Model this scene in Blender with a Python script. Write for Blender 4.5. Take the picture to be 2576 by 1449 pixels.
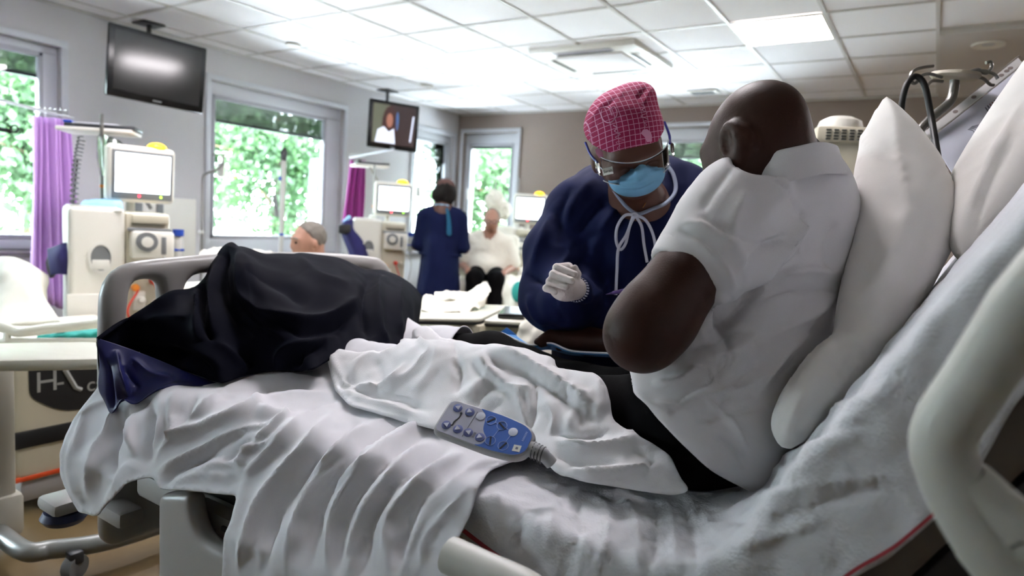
import bpy, bmesh, math, random
import numpy as np
from mathutils import Vector, Matrix, noise
from mathutils.bvhtree import BVHTree
random.seed(7); rng = np.random.default_rng(7)
for _o in list(bpy.data.objects): bpy.data.objects.remove(_o)
S = bpy.context.scene
COL = S.collection
# ------------------------------------------------------------------ camera
FPX, W, H = 1650.0, 2576.0, 1449.0
ZC = 1.15
YAW, PITCH, ROLL = math.radians(32.64), math.radians(-5.886), math.radians(3.566)
_cy, _sy, _cp, _sp = math.cos(YAW), math.sin(YAW), math.cos(PITCH), math.sin(PITCH)
CF = np.array([-_sy*_cp, _cy*_cp, _sp]); _r = np.array([_cy, _sy, 0.]); _u = np.cross(_r, CF)
CR = math.cos(ROLL)*_r + math.sin(ROLL)*_u; CU = -math.sin(ROLL)*_r + math.cos(ROLL)*_u
CO = np.array([0., 0., ZC])
cam = bpy.data.cameras.new('camera'); camo = bpy.data.objects.new('camera', cam); COL.objects.link(camo)
cam.sensor_width = 36.0; cam.lens = FPX/W*36.0; cam.clip_start = 0.02; cam.clip_end = 200
camo.matrix_world = Matrix(((CR[0], CU[0], -CF[0], 0), (CR[1], CU[1], -CF[1], 0), (CR[2], CU[2], -CF[2], ZC), (0, 0, 0, 1)))
cam.dof.use_dof = True; cam.dof.focus_distance = 1.22; cam.dof.aperture_fstop = 3.2
S.camera = camo
# ------------------------------------------------------------------ light and exposure
S.view_settings.view_transform = 'Standard'; S.view_settings.look = 'None'
S.view_settings.gamma = 1.0; S.view_settings.use_curve_mapping = False
S.view_settings.exposure = 2.6
world = bpy.data.worlds.new('sky'); S.world = world; world.use_nodes = True
_bg = world.node_tree.nodes['Background']
_bg.inputs[0].default_value = (0.80, 0.88, 1.0, 1); _bg.inputs[1].default_value = 9.0
_l = bpy.data.lights.new('sun', 'SUN'); _l.energy = 19.0; _l.angle = 0.02; _l.color = (1.0, 0.98, 0.96)
_lo = bpy.data.objects.new('sun', _l); COL.objects.link(_lo)
_lo.rotation_euler = Vector((-0.10, 0.42, -0.9)).to_track_quat('-Z', 'Y').to_euler()
PANEL_W = 5.6      # radiance of the lit ceiling panels
_c = S.cycles; _c.adaptive_threshold = .03; _c.max_bounces = 7; _c.diffuse_bounces = 4; _c.glossy_bounces = 3; _c.transmission_bounces = 6; _c.transparent_max_bounces = 10
_c.caustics_reflective = False; _c.caustics_refractive = False; _c.sample_clamp_indirect = 8.0
# ------------------------------------------------------------------ helpers
def ray(x, y): return CF + CR*((x-1288.0)/FPX) + CU*((724.5-y)/FPX)
def PX(x, y, d): return CO + ray(x, y)*d                                   # pixel + distance along the view axis
def PXx(x, y, X): v = ray(x, y); return CO + v*(X/v[0])
def PXy(x, y, Y): v = ray(x, y); return CO + v*(Y/v[1])
def PXz(x, y, Z): v = ray(x, y); return CO + v*((Z-ZC)/v[2])
def proj(P):
    Q = np.asarray(P, float) - CO; d = Q@CF
    return np.stack([1288+FPX*(Q@CR)/d, 724.5-FPX*(Q@CU)/d, d], -1)
def lin(c):
    return tuple(((v/255)/12.92 if v/255 <= .04045 else ((v/255+.055)/1.055)**2.4) for v in c)
MATS = {}
def M(name, rgb, rough=.6, metal=0., spec=.5, var=0., vscale=8., bump=0., bscale=200., sheen=0., emit=None, estr=0., trans=0., sss=0., coat=0.):
    if name in MATS: return MATS[name]
    m = bpy.data.materials.new(name); m.use_nodes = True; nt = m.node_tree; b = nt.nodes['Principled BSDF']
    c = (*lin(rgb), 1); b.inputs['Base Color'].default_value = c
    b.inputs['Roughness'].default_value = rough; b.inputs['Metallic'].default_value = metal
    b.inputs['Specular IOR Level'].default_value = spec
    if sheen: b.inputs['Sheen Weight'].default_value = sheen
    if coat: b.inputs['Coat Weight'].default_value = coat
    if trans: b.inputs['Transmission Weight'].default_value = trans
    if sss: b.inputs['Subsurface Weight'].default_value = sss; b.inputs['Subsurface Radius'].default_value = (.02, .008, .004)
    tc = nt.nodes.new('ShaderNodeTexCoord')
    if var:
        n = nt.nodes.new('ShaderNodeTexNoise'); n.inputs['Scale'].default_value = vscale; n.inputs['Detail'].default_value = 4
        nt.links.new(tc.outputs['Object'], n.inputs['Vector'])
        r = nt.nodes.new('ShaderNodeMapRange'); r.inputs[3].default_value = 1-var; r.inputs[4].default_value = 1+var
        nt.links.new(n.outputs['Fac'], r.inputs[0])
        mx = nt.nodes.new('ShaderNodeVectorMath'); mx.operation = 'SCALE'; mx.inputs[0].default_value = c[:3]
        nt.links.new(r.outputs[0], mx.inputs['Scale']); nt.links.new(mx.outputs[0], b.inputs['Base Color'])
    if bump:
        n = nt.nodes.new('ShaderNodeTexNoise'); n.inputs['Scale'].default_value = bscale; n.inputs['Detail'].default_value = 3
        nt.links.new(tc.outputs['Object'], n.inputs['Vector'])
        bp = nt.nodes.new('ShaderNodeBump'); bp.inputs['Strength'].default_value = bump; bp.inputs['Distance'].default_value = .004
        nt.links.new(n.outputs['Fac'], bp.inputs['Height']); nt.links.new(bp.outputs[0], b.inputs['Normal'])
    if emit: b.inputs['Emission Color'].default_value = (*lin(emit), 1); b.inputs['Emission Strength'].default_value = estr
    MATS[name] = m; return m
def glassmat(name, tint=(255, 255, 255), gloss=.08, rough=.0, ior=1.3):
    if name in MATS: return MATS[name]
    m = bpy.data.materials.new(name); m.use_nodes = True; nt = m.node_tree; nt.nodes.remove(nt.nodes['Principled BSDF'])
    t = nt.nodes.new('ShaderNodeBsdfTransparent'); t.inputs[0].default_value = (*lin(tint), 1)
    g = nt.nodes.new('ShaderNodeBsdfGlossy'); g.inputs['Roughness'].default_value = rough
    x = nt.nodes.new('ShaderNodeMixShader'); fr = nt.nodes.new('ShaderNodeFresnel'); fr.inputs[0].default_value = ior
    mu = nt.nodes.new('ShaderNodeMath'); mu.operation = 'ADD'; mu.inputs[1].default_value = gloss*.3
    nt.links.new(fr.outputs[0], mu.inputs[0]); nt.links.new(mu.outputs[0], x.inputs[0])
    nt.links.new(t.outputs[0], x.inputs[1]); nt.links.new(g.outputs[0], x.inputs[2]); nt.links.new(x.outputs[0], nt.nodes['Material Output'].inputs[0])
    MATS[name] = m; return m
def tag(o, label=None, cat=None, group=None, kind=None):
    if label: o['label'] = label
    if cat: o['category'] = cat
    if group: o['group'] = group
    if kind: o['kind'] = kind
    return o
def thing(name, label, cat, loc=(0, 0, 0), group=None):
    o = bpy.data.objects.new(name, None); COL.objects.link(o); o.location = loc; o.empty_display_size = .1
    return tag(o, label, cat, group)
def mesh_obj(name, V, Fc, mat, parent=None, smooth=True, sharp=None):
    me = bpy.data.meshes.new(name); me.from_pydata([tuple(map(float, v)) for v in V], [], Fc); me.update()
    return me_obj(name, me, mat, parent, smooth, sharp)
def me_obj(name, me, mat, parent=None, smooth=True, sharp=None):
    if mat is not None and not me.materials: me.materials.append(MATS[mat] if isinstance(mat, str) else mat)
    if smooth:
        me.polygons.foreach_set('use_smooth', [True]*len(me.polygons))
        if sharp: me.set_sharp_from_angle(angle=math.radians(sharp))
    o = bpy.data.objects.new(name, me); COL.objects.link(o)
    if parent is not None:
        o.parent = parent
        if parent.type == 'EMPTY' or True:
            o.matrix_parent_inverse = wm(parent).inverted()
    return o
def wm(o):
    m = o.matrix_basis.copy()
    return (wm(o.parent) @ o.matrix_parent_inverse @ m) if o.parent else m
def frame(z, x=None):
    z = np.array(z, float); z /= np.linalg.norm(z)
    x = np.array(x if x is not None else ((1, 0, 0) if abs(z[0]) < .9 else (0, 1, 0)), float)
    x = x-z*(x@z); x /= np.linalg.norm(x); return x, np.cross(z, x), z
class MB:
    """collects shapes, builds ONE mesh object (world coordinates)"""
    def __init__(s): s.V = []; s.F = []; s.n = 0
    def add(s, V, Fc):
        s.V.append(np.asarray(V, float).reshape(-1, 3)); s.F += [tuple(i+s.n for i in f) for f in Fc]; s.n += len(s.V[-1]); return s
    def box(s, lo, hi, b=0., ax=None, o=(0, 0, 0)):
        """bevelled box from lo to hi in the axes ax (3x3 rows) at o"""
        lo = np.array(lo, float); hi = np.array(hi, float); b = min(b, .49*float((hi-lo).min()))
        if b <= 0:
            V = np.array([[(lo, hi)[i][0], (lo, hi)[j][1], (lo, hi)[k][2]] for i in (0, 1) for j in (0, 1) for k in (0, 1)])
            Fc = [(0, 1, 3, 2), (4, 6, 7, 5), (0, 4, 5, 1), (2, 3, 7, 6), (0, 2, 6, 4), (1, 5, 7, 3)]
        else:
            bm = bmesh.new(); bmesh.ops.create_cube(bm, size=1.0)
            for v in bm.verts: v.co = Vector((lo+hi)/2)+Vector([v.co[i]*(hi-lo)[i] for i in range(3)])
            bmesh.ops.bevel(bm, geom=bm.edges[:], offset=b, segments=2 if b < .03 else 4, profile=.5, affect='EDGES')
            bm.verts.ensure_lookup_table(); bm.verts.index_update()
            V = np.array([v.co[:] for v in bm.verts]); Fc = [tuple(v.index for v in f.verts) for f in bm.faces]; bm.free()
        if ax is not None: V = V@np.array(ax, float)
        return s.add(V+np.array(o, float), Fc)
    def tube(s, pts, r, n=10, closed=False, cap=True, flat=1.0, up=None):
        P = np.array(pts, float); m = len(P); rr = np.broadcast_to(np.array(r, float), (m,))
        V = []; prev = None
        for i in range(m):
            a = P[(i+1) % m] if (closed or i < m-1) else P[i]; b = P[i-1] if (closed or i > 0) else P[i]
            t = a-b; t = t/(np.linalg.norm(t)+1e-12)
            x, y, _ = frame(t, prev if prev is not None else up); prev = x
            for k in range(n):
                an = 2*math.pi*k/n; V.append(P[i]+rr[i]*(math.cos(an)*x+math.sin(an)*y*flat))
        Fc = []
        for i in range(m if closed else m-1):
            j = (i+1) % m
            for k in range(n): Fc.append((i*n+k, i*n+(k+1) % n, j*n+(k+1) % n, j*n+k))
        if cap and not closed: Fc += [tuple(range(n-1, -1, -1)), tuple((m-1)*n+k for k in range(n))]
        return s.add(V, Fc)
    def lathe(s, prof, o=(0, 0, 0), axis=(0, 0, 1), n=24, sc=(1, 1)):
        x, y, z = frame(axis); V = []; o = np.array(o, float)
        for (r, h) in prof:
            for k in range(n):
                an = 2*math.pi*k/n; V.append(o+z*h+r*(math.cos(an)*x*sc[0]+math.sin(an)*y*sc[1]))
        Fc = []
        for i in range(len(prof)-1):
            for k in range(n): Fc.append((i*n+k, i*n+(k+1) % n, (i+1)*n+(k+1) % n, (i+1)*n+k))
        Fc += [tuple(range(n-1, -1, -1)), tuple((len(prof)-1)*n+k for k in range(n))]
        return s.add(V, Fc)
    def prism(s, pts, d, b=0.):
        """planar polygon pts (3D, in order) extruded by vector d"""
        P = np.array(pts, float); d = np.array(d, float); n = len(P)
        if b > 0:
            c = P.mean(0); dn = d/np.linalg.norm(d)
            def ins(Q, k):
                out = []
                for i in range(n):
                    e1 = Q[i]-Q[i-1]; e2 = Q[(i+1) % n]-Q[i]
                    e1 = e1/(np.linalg.norm(e1)+1e-9); e2 = e2/(np.linalg.norm(e2)+1e-9)
                    nn = np.cross(dn, e1)+np.cross(dn, e2); nn /= (np.linalg.norm(nn)+1e-9)
                    out.append(Q[i]+nn*k)
                return np.array(out)
            area = sum(np.cross(P[i]-c, P[(i+1) % n]-c)@dn for i in range(n)); sg = 1 if area > 0 else -1
            L = np.linalg.norm(d)
            rings = [ins(P, sg*b), ins(P, sg*b*.3)+dn*b*.3, P+dn*b, P+dn*(L-b), ins(P, sg*b*.3)+dn*(L-b*.3), ins(P, sg*b)+dn*L]
        else: rings = [P, P+d]
        V = np.concatenate(rings); Fc = []
        for i in range(len(rings)-1):
            for k in range(n): Fc.append((i*n+k, i*n+(k+1) % n, (i+1)*n+(k+1) % n, (i+1)*n+k))
        Fc += [tuple(range(n-1, -1, -1)), tuple((len(rings)-1)*n+k for k in range(n))]
        return s.add(V, Fc)
    def ball(s, c, r, n=12, sc=(1, 1, 1)):
        V = []; c = np.array(c, float)
        for i in range(n//2+1):
            th = math.pi*i/(n//2)
            for k in range(n):
                ph = 2*math.pi*k/n; V.append(c+r*np.array([math.sin(th)*math.cos(ph)*sc[0], math.sin(th)*math.sin(ph)*sc[1], math.cos(th)*sc[2]]))
        Fc = [(i*n+k, i*n+(k+1) % n, (i+1)*n+(k+1) % n, (i+1)*n+k) for i in range(n//2) for k in range(n)]
        return s.add(V, Fc)
    def build(s, name, mat, parent=None, smooth=True, sharp=40):
        me = bpy.data.meshes.new(name); V = np.concatenate(s.V)
        me.from_pydata(V.tolist(), [], s.F); me.update()
        bm = bmesh.new(); bm.from_mesh(me); bmesh.ops.recalc_face_normals(bm, faces=bm.faces[:]); bm.to_mesh(me); bm.free()
        return me_obj(name, me, mat, parent, smooth, sharp)
def spline(P, n):
    """Catmull-Rom through P (m,3) -> n points"""
    P = np.asarray(P, float); m = len(P); t = np.linspace(0, m-1, n); i = np.clip(t.astype(int), 0, m-2); f = (t-i)[:, None]
    E = np.concatenate([[2*P[0]-P[1]], P, [2*P[-1]-P[-2]]]); a, b, c, d = E[i], E[i+1], E[i+2], E[i+3]
    return .5*((2*b)+(-a+c)*f+(2*a-5*b+4*c-d)*f*f+(-a+3*b-3*c+d)*f**3)
def arc_pts(c, r, a0, a1, n, ex, ey):
    c = np.array(c, float); ex = np.array(ex, float); ey = np.array(ey, float)
    return [c+r*(math.cos(a)*ex+math.sin(a)*ey) for a in np.linspace(math.radians(a0), math.radians(a1), n)]
# ---- implicit bodies: smooth unions of cones and ellipsoids, polygonised
def smin(a, b, k):
    if k <= 0: return np.minimum(a, b)
    h = np.maximum(k-np.abs(a-b), 0)/k; return np.minimum(a, b)-h*h*k*.25
def d_cone(P, a, b, ra, rb):
    a = np.asarray(a, float); ba = np.asarray(b, float)-a; q = P-a
    h = np.clip((q@ba)/max(ba@ba, 1e-12), 0, 1); return np.linalg.norm(q-h[:, None]*ba, axis=1)-(ra+(rb-ra)*h)
def d_ell(P, c, r, R=None):
    q = P-np.asarray(c, float)
    if R is not None: q = q@np.asarray(R, float).T
    r = np.asarray(r, float); k0 = np.linalg.norm(q/r, axis=1); k1 = np.linalg.norm(q/(r*r), axis=1)+1e-9
    return k0*(k0-1)/k1
def sdf_mesh(f, lo, hi, h):
    lo = np.array(lo, float); hi = np.array(hi, float); n = np.ceil((hi-lo)/h).astype(int)+1
    ax = [lo[i]+h*np.arange(n[i]) for i in range(3)]
    D = np.full(tuple(n), 1.0, np.float32)
    # coarse pass, then only blocks that hold the surface
    B = 8
    cs = [np.minimum(np.arange(0, n[i], B), n[i]-1) for i in range(3)]
    G = np.stack(np.meshgrid(*[ax[i][np.minimum(cs[i]+B//2, n[i]-1)] for i in range(3)], indexing='ij'), -1).reshape(-1, 3)
    dc = f(G).reshape([len(c) for c in cs]); reach = h*B*1.05
    sel = np.argwhere(np.abs(dc) < reach*1.6)
    far = np.repeat(np.repeat(np.repeat(np.where(dc > 0, 1., -1.), B, 0), B, 1), B, 2)[:n[0], :n[1], :n[2]]
    D[:] = far
    off = np.stack(np.meshgrid(*[np.arange(B)]*3, indexing='ij'), -1).reshape(-1, 3)
    for s0 in range(0, len(sel), 400):
        idx = (sel[s0:s0+400, None, :]*B+off[None]).reshape(-1, 3)
        idx = idx[(idx < n).all(1)]
        D[idx[:, 0], idx[:, 1], idx[:, 2]] = f(lo+idx*h)
    sg = D < 0
    V = []; vid = -np.ones(tuple(n-1), int)
    c8 = [(i, j, k) for i in (0, 1) for j in (0, 1) for k in (0, 1)]
    sub = lambda A, o: A[o[0]:o[0]+n[0]-1, o[1]:o[1]+n[1]-1, o[2]:o[2]+n[2]-1]
    cnt = sum(sub(sg, o).astype(int) for o in c8); act = (cnt > 0) & (cnt < 8); ids = np.argwhere(act); vid[act] = np.arange(len(ids))
    acc = np.zeros((len(ids), 3)); num = np.zeros(len(ids))
    for a in c8:
        for d in range(3):
            if a[d]: continue
            b = list(a); b[d] = 1; ia = ids+np.array(a); ib = ids+np.array(b)
            da = D[ia[:, 0], ia[:, 1], ia[:, 2]].astype(float); db = D[ib[:, 0], ib[:, 1], ib[:, 2]].astype(float); cr = (da < 0) != (db < 0)
            t = np.where(cr, da/np.where(cr, da-db, 1), 0); p = np.tile(np.array(a, float), (len(ids), 1)); p[:, d] += t
            acc[cr] += p[cr]; num[cr] += 1
    V = lo+h*(ids+acc/num[:, None]); Fc = []
    for d in range(3):
        e, g = (d+1) % 3, (d+2) % 3
        sl0 = [slice(1, n[i]-1) for i in range(3)]; sl1 = [slice(1, n[i]-1) for i in range(3)]
        sl0[d] = slice(0, n[d]-1); sl1[d] = slice(1, n[d])
        A, Bv = sg[tuple(sl0)], sg[tuple(sl1)]
        w = np.argwhere(A != Bv); 
        if not len(w): continue
        base = w+np.array([1 if i != d else 0 for i in range(3)]); inside = A[w[:, 0], w[:, 1], w[:, 2]]
        def gv(de, dg):
            q = base.copy(); q[:, e] -= de; q[:, g] -= dg; return vid[q[:, 0], q[:, 1], q[:, 2]]
        Q = np.stack([gv(1, 1), gv(0, 1), gv(0, 0), gv(1, 0)], 1); Q[~inside] = Q[~inside][:, ::-1]
        Fc.append(Q[(Q >= 0).all(1)])
    return V, np.concatenate(Fc)
def np_mesh(name, V, Q):
    me = bpy.data.meshes.new(name); me.vertices.add(len(V)); me.vertices.foreach_set('co', np.asarray(V, np.float32).ravel())
    Q = np.asarray(Q); k = Q.shape[1]; me.loops.add(Q.size); me.loops.foreach_set('vertex_index', Q.astype(np.int32).ravel())
    me.polygons.add(len(Q)); me.polygons.foreach_set('loop_start', np.arange(0, Q.size, k, dtype=np.int32)); me.update(calc_edges=True); me.validate(); return me
def normals(V, Q):
    V = np.asarray(V, float); N = np.zeros_like(V); fn = np.cross(V[Q[:, 2]]-V[Q[:, 0]], V[Q[:, 3]]-V[Q[:, 1]]) if Q.shape[1] == 4 else np.cross(V[Q[:, 1]]-V[Q[:, 0]], V[Q[:, 2]]-V[Q[:, 0]])
    for i in range(Q.shape[1]): np.add.at(N, Q[:, i], fn)
    return N/(np.linalg.norm(N, axis=1)[:, None]+1e-12)
def relax(V, Q, it=2, lam=.5):
    k = Q.shape[1]; E = np.concatenate([Q[:, [i, (i+1) % k]] for i in range(k)])
    for _ in range(it):
        A = np.zeros_like(V); c = np.zeros(len(V))
        np.add.at(A, E[:, 0], V[E[:, 1]]); np.add.at(A, E[:, 1], V[E[:, 0]]); np.add.at(c, E[:, 0], 1); np.add.at(c, E[:, 1], 1)
        V = V+lam*(A/np.maximum(c, 1)[:, None]-V)
    return V
def nfield(V, sc, seed=0, oct=2):
    """smooth noise per vertex"""
    out = np.empty(len(V)); sc = np.broadcast_to(np.array(sc, float), (3,)); W_ = np.asarray(V)*sc+seed*17.3
    for i, v in enumerate(W_.tolist()):
        x = noise.noise(v)
        if oct > 1: x += .5*noise.noise((v[0]*2.1+5, v[1]*2.1, v[2]*2.1))
        out[i] = x
    return out
def polydist(XY, L):
    """signed distance (left of the line is +, image axes) and fraction along to a pixel polyline"""
    L = np.asarray(L, float); best = np.full(len(XY), 1e9); sgn = np.zeros(len(XY)); fr = np.zeros(len(XY)); m = len(L)-1
    for i in range(m):
        a, b = L[i], L[i+1]; ab = b-a; q = XY-a; t = np.clip((q@ab)/(ab@ab), 0, 1); d = np.linalg.norm(q-t[:, None]*ab, axis=1)
        s = np.sign(ab[0]*q[:, 1]-ab[1]*q[:, 0]); u = d < best
        best = np.where(u, d, best); sgn = np.where(u, -s, sgn); fr = np.where(u, (i+t)/m, fr)
    return best, sgn, fr
def sdpoly(P, poly):
    poly = np.asarray(poly, float); d = np.full(len(P), 1e9); ins = np.zeros(len(P), bool); n = len(poly)
    for i in range(n):
        a, b = poly[i-1], poly[i]; e = b-a; q = P-a; t = np.clip((q@e)/(e@e), 0, 1); d = np.minimum(d, np.linalg.norm(q-t[:, None]*e, axis=1))
        c = ((a[1] > P[:, 1]) != (b[1] > P[:, 1])); xi = a[0]+(P[:, 1]-a[1])/(b[1]-a[1]+1e-12)*(b[0]-a[0]); ins ^= c & (P[:, 0] < xi)
    return np.where(ins, -d, d)
FOLD = 1.5
def folds(V, Q, specs, gate=.12, facing=.02, closed=False):
    """raise folds and creases along lines seen on the cloth. spec: (kind, px polyline, width px, amp px[, reach px]);
    kind r ridge, s step (left side of the line stands proud and fades over reach)"""
    V = np.array(V, float); N = normals(V, Q); pr = proj(V); view = V-CO; view /= np.linalg.norm(view, axis=1)[:, None]
    f = -(N*view).sum(1)
    if closed:
        c = V.mean(0); flip = np.einsum('ij,ij->i', V[Q[:, 0]]-c, np.cross(V[Q[:, 1]]-c, V[Q[:, 2]]-c)).sum() < 0
    else: flip = np.median(f) < 0
    if flip: N = -N; f = -f
    bvh = BVHTree.FromPolygons(V.tolist(), Q.tolist()); D = np.zeros(len(V))
    for sp in specs:
        kind, L, w, amp = sp[:4]; L = np.asarray(L, float)
        reach = sp[4] if len(sp) > 4 else w*4
        if len(L) > 2: L = spline(np.c_[L, np.zeros(len(L))], max(len(L)*4, 8))[:, :2]
        dep = []
        for (x, y) in L:
            d = ray(x, y); hit = bvh.ray_cast(Vector(CO), Vector(d/np.linalg.norm(d)))
            dep.append(proj(np.array(hit[0]))[2] if hit[0] is not None else np.nan)
        dep = np.array(dep); ok = ~np.isnan(dep)
        if not ok.any(): continue
        dep = np.interp(np.arange(len(dep)), np.flatnonzero(ok), dep[ok])
        mg = max(3*w, 2.5*reach) if kind == 's' else 3*w
        box = (pr[:, 0] > L[:, 0].min()-mg) & (pr[:, 0] < L[:, 0].max()+mg) & (pr[:, 1] > L[:, 1].min()-mg) & (pr[:, 1] < L[:, 1].max()+mg) & (f > facing)
        ix = np.flatnonzero(box)
        if not len(ix): continue
        d, s, t = polydist(pr[ix, :2], L); dd = np.interp(t*(len(L)-1), np.arange(len(L)), dep); g = np.clip(1-np.abs(pr[ix, 2]-dd)/gate, 0, 1); g = np.minimum(1, g*2)
        tp = np.clip(np.minimum(t, 1-t)*5, 0, 1)**.7
        if kind == 'r': k = .45*np.exp(-(d/w)**2)+.55*np.exp(-d/(w*.62)); amp = amp*FOLD
        else:
            sd = d*s; k = 1/(1+np.exp(-sd/(w*.35)))*np.exp(-np.maximum(sd, 0)/reach)
        D[ix] += k*tp*g*amp*dd/FPX
    return V+N*D[:, None]
def loft(C, nu, nv):
    """bicubic surface through a control grid C[row][col] of points -> V, Q"""
    C = np.asarray(C, float); A = np.stack([spline(C[i], nu) for i in range(len(C))]); B = np.stack([spline(A[:, j], nv) for j in range(nu)], 1)
    V = B.reshape(-1, 3); i, j = np.meshgrid(np.arange(nv-1), np.arange(nu-1), indexing='ij'); a = (i*nu+j).ravel()
    return V, np.stack([a, a+1, a+nu+1, a+nu], 1)
def rim(Q):
    """open boundary edges of a mesh, as an (m,2) array"""
    k = Q.shape[1]; E = np.concatenate([Q[:, [i, (i+1) % k]] for i in range(k)]); n = int(Q.max())+1
    key = E[:, 0].astype(np.int64)*n+E[:, 1]; rev = E[:, 1].astype(np.int64)*n+E[:, 0]; return E[~np.isin(key, rev)]
def solidify(V, Q, t):
    """closes an open cloth surface into a thin shell of thickness t"""
    N = normals(V, Q); n = len(V); E = rim(Q); k = Q.shape[1]
    R = np.stack([E[:, 1], E[:, 0], E[:, 0]+n, E[:, 1]+n], 1)
    if k == 3: R = np.concatenate([R[:, [0, 1, 2]], R[:, [0, 2, 3]]])
    return np.concatenate([V, V-N*t]), np.concatenate([Q, Q[:, ::-1]+n, R])
def grid_surface(Sf, u, v):
    """dense grid of a parametric surface Sf(u, v) -> V, Q, UV"""
    U, VV = np.meshgrid(u, v, indexing='ij'); X = Sf(U.ravel(), VV.ravel()); nu, nv = len(u), len(v)
    i, j = np.meshgrid(np.arange(nu-1), np.arange(nv-1), indexing='ij'); a = (i*nv+j).ravel()
    return X, np.stack([a, a+nv, a+nv+1, a+1], 1), np.c_[U.ravel(), VV.ravel()]
def patch(Sf, u, v, outline, h, pix=True):
    """cut a cloth piece out of the surface Sf: the outline (pixels seen on the surface, or u,v pairs) is filled with a fine mesh"""
    from mathutils.geometry import delaunay_2d_cdt
    X, Q, UV = grid_surface(Sf, u, v); B = BVHTree.FromPolygons(X.tolist(), Q.tolist()); o = []
    for p in outline:
        if len(p) == 3: o.append(p[:2]); continue              # already in u,v
        d = ray(*p); hit = B.ray_cast(Vector(CO), Vector(d/np.linalg.norm(d)))
        if hit[0] is None: print('patch: miss', p); continue
        q = Q[hit[2]]; w = 1/(np.linalg.norm(X[q]-np.array(hit[0]), axis=1)+1e-5); o.append((UV[q]*w[:, None]).sum(0)/w.sum())
    o = np.array(o); n = len(o); pts = []
    for i in range(n):
        m = max(1, int(np.linalg.norm(o[(i+1) % n]-o[i])/h)); pts += [o[i]+(o[(i+1) % n]-o[i])*k/m for k in range(m)]
    pts = np.array(pts); nb = len(pts)
    for _ in range(3): pts = pts*.5+.25*(np.roll(pts, 1, 0)+np.roll(pts, -1, 0))
    gu, gv = np.meshgrid(np.arange(o[:, 0].min(), o[:, 0].max(), h), np.arange(o[:, 1].min(), o[:, 1].max(), h*.87), indexing='ij')
    gu = gu+(np.arange(gu.shape[1]) % 2)[None]*h*.5; G = np.c_[gu.ravel(), gv.ravel()]; G = G[sdpoly(G, pts) < -h*.45]
    A = np.concatenate([pts, G]); r = delaunay_2d_cdt([Vector(a) for a in A.tolist()], [(i, (i+1) % nb) for i in range(nb)], [], 1, 1e-6)
    P2 = np.array([w[:] for w in r[0]]); T = np.array([f for f in r[2] if len(f) == 3]); V = Sf(P2[:, 0], P2[:, 1])
    N = np.cross(V[T[:, 1]]-V[T[:, 0]], V[T[:, 2]]-V[T[:, 0]]); c = V[T].mean(1)-CO
    if np.median((N*c).sum(1)) > 0: T = T[:, ::-1]
    return V, T, P2, sdpoly(P2, pts)
def cloth_obj(name, V, Q, mat, parent=None): return me_obj(name, np_mesh(name, V, Q), mat, parent)
def text(name, body, size, o, ex, ey, mat, parent, depth=.0008, align='CENTER'):
    cu = bpy.data.curves.new(name, 'FONT'); cu.body = body; cu.size = size; cu.extrude = depth; cu.align_x = align; cu.align_y = 'CENTER'
    ex = np.array(ex, float); ex /= np.linalg.norm(ex); ey = np.array(ey, float); ey -= ex*(ex@ey); ey /= np.linalg.norm(ey); ez = np.cross(ex, ey)
    tmp = bpy.data.objects.new(name, cu); COL.objects.link(tmp); bpy.context.view_layer.update()
    me = bpy.data.meshes.new_from_object(tmp.evaluated_get(bpy.context.evaluated_depsgraph_get())); bpy.data.objects.remove(tmp)
    me.transform(Matrix(((ex[0], ey[0], ez[0], o[0]), (ex[1], ey[1], ez[1], o[1]), (ex[2], ey[2], ez[2], o[2]), (0, 0, 0, 1)))); me.materials.clear()
    return me_obj(name, me, mat, parent, smooth=False)
def copy_tree(o, parent=None):
    c = o.copy(); COL.objects.link(c)
    if parent is not None: c.parent = parent
    for ch in list(o.children): copy_tree(ch, c)
    return c
# ================================================================== the room
XL, XR, YB, YN, ZT = -5.78, 3.0, 7.39, -3.2, 2.56
M('wall_paint', (200, 198, 200), .85, var=.02, vscale=3); M('wall_taupe', (150, 136, 128), .85, var=.03, vscale=3)
M('floor_vinyl', (98, 78, 44), .55, var=.12, vscale=25, bump=.05, bscale=60); M('tile_white', (242, 240, 242), .9, bump=.25, bscale=300, var=.015, vscale=4)
M('grid_metal', (205, 202, 198), .5); M('aluminium', (200, 202, 208), .4, .1); M('frame_grey', (172, 172, 180), .45, .1); M('sill_grey', (150, 145, 150), .6)
M('plaster_grey', (204, 198, 194), .85); M('white_plastic', (225, 222, 214), .4); M('shade', (92, 94, 88), .85); M('ext_render', (200, 196, 190), .9)
M('lamp_on', (255, 250, 240), .5, emit=(254, 248, 252), estr=PANEL_W); M('lamp_off', (238, 238, 236), .6); M('dark_slot', (60, 62, 64), .7); M('black_plastic', (14, 14, 15), .3)
_m = M('shade', (92, 94, 88), .85); _nt = _m.node_tree; _t = _nt.nodes.new('ShaderNodeBsdfTransparent'); _x = _nt.nodes.new('ShaderNodeMixShader'); _x.inputs[0].default_value = .28
_nt.links.new(_nt.nodes['Principled BSDF'].outputs[0], _x.inputs[1]); _nt.links.new(_t.outputs[0], _x.inputs[2]); _nt.links.new(_x.outputs[0], _nt.nodes['Material Output'].inputs[0])
glassmat('window_glass', (245, 250, 248), .1)
def struct(o, label, cat): return tag(o, label, cat, kind='structure')
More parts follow.
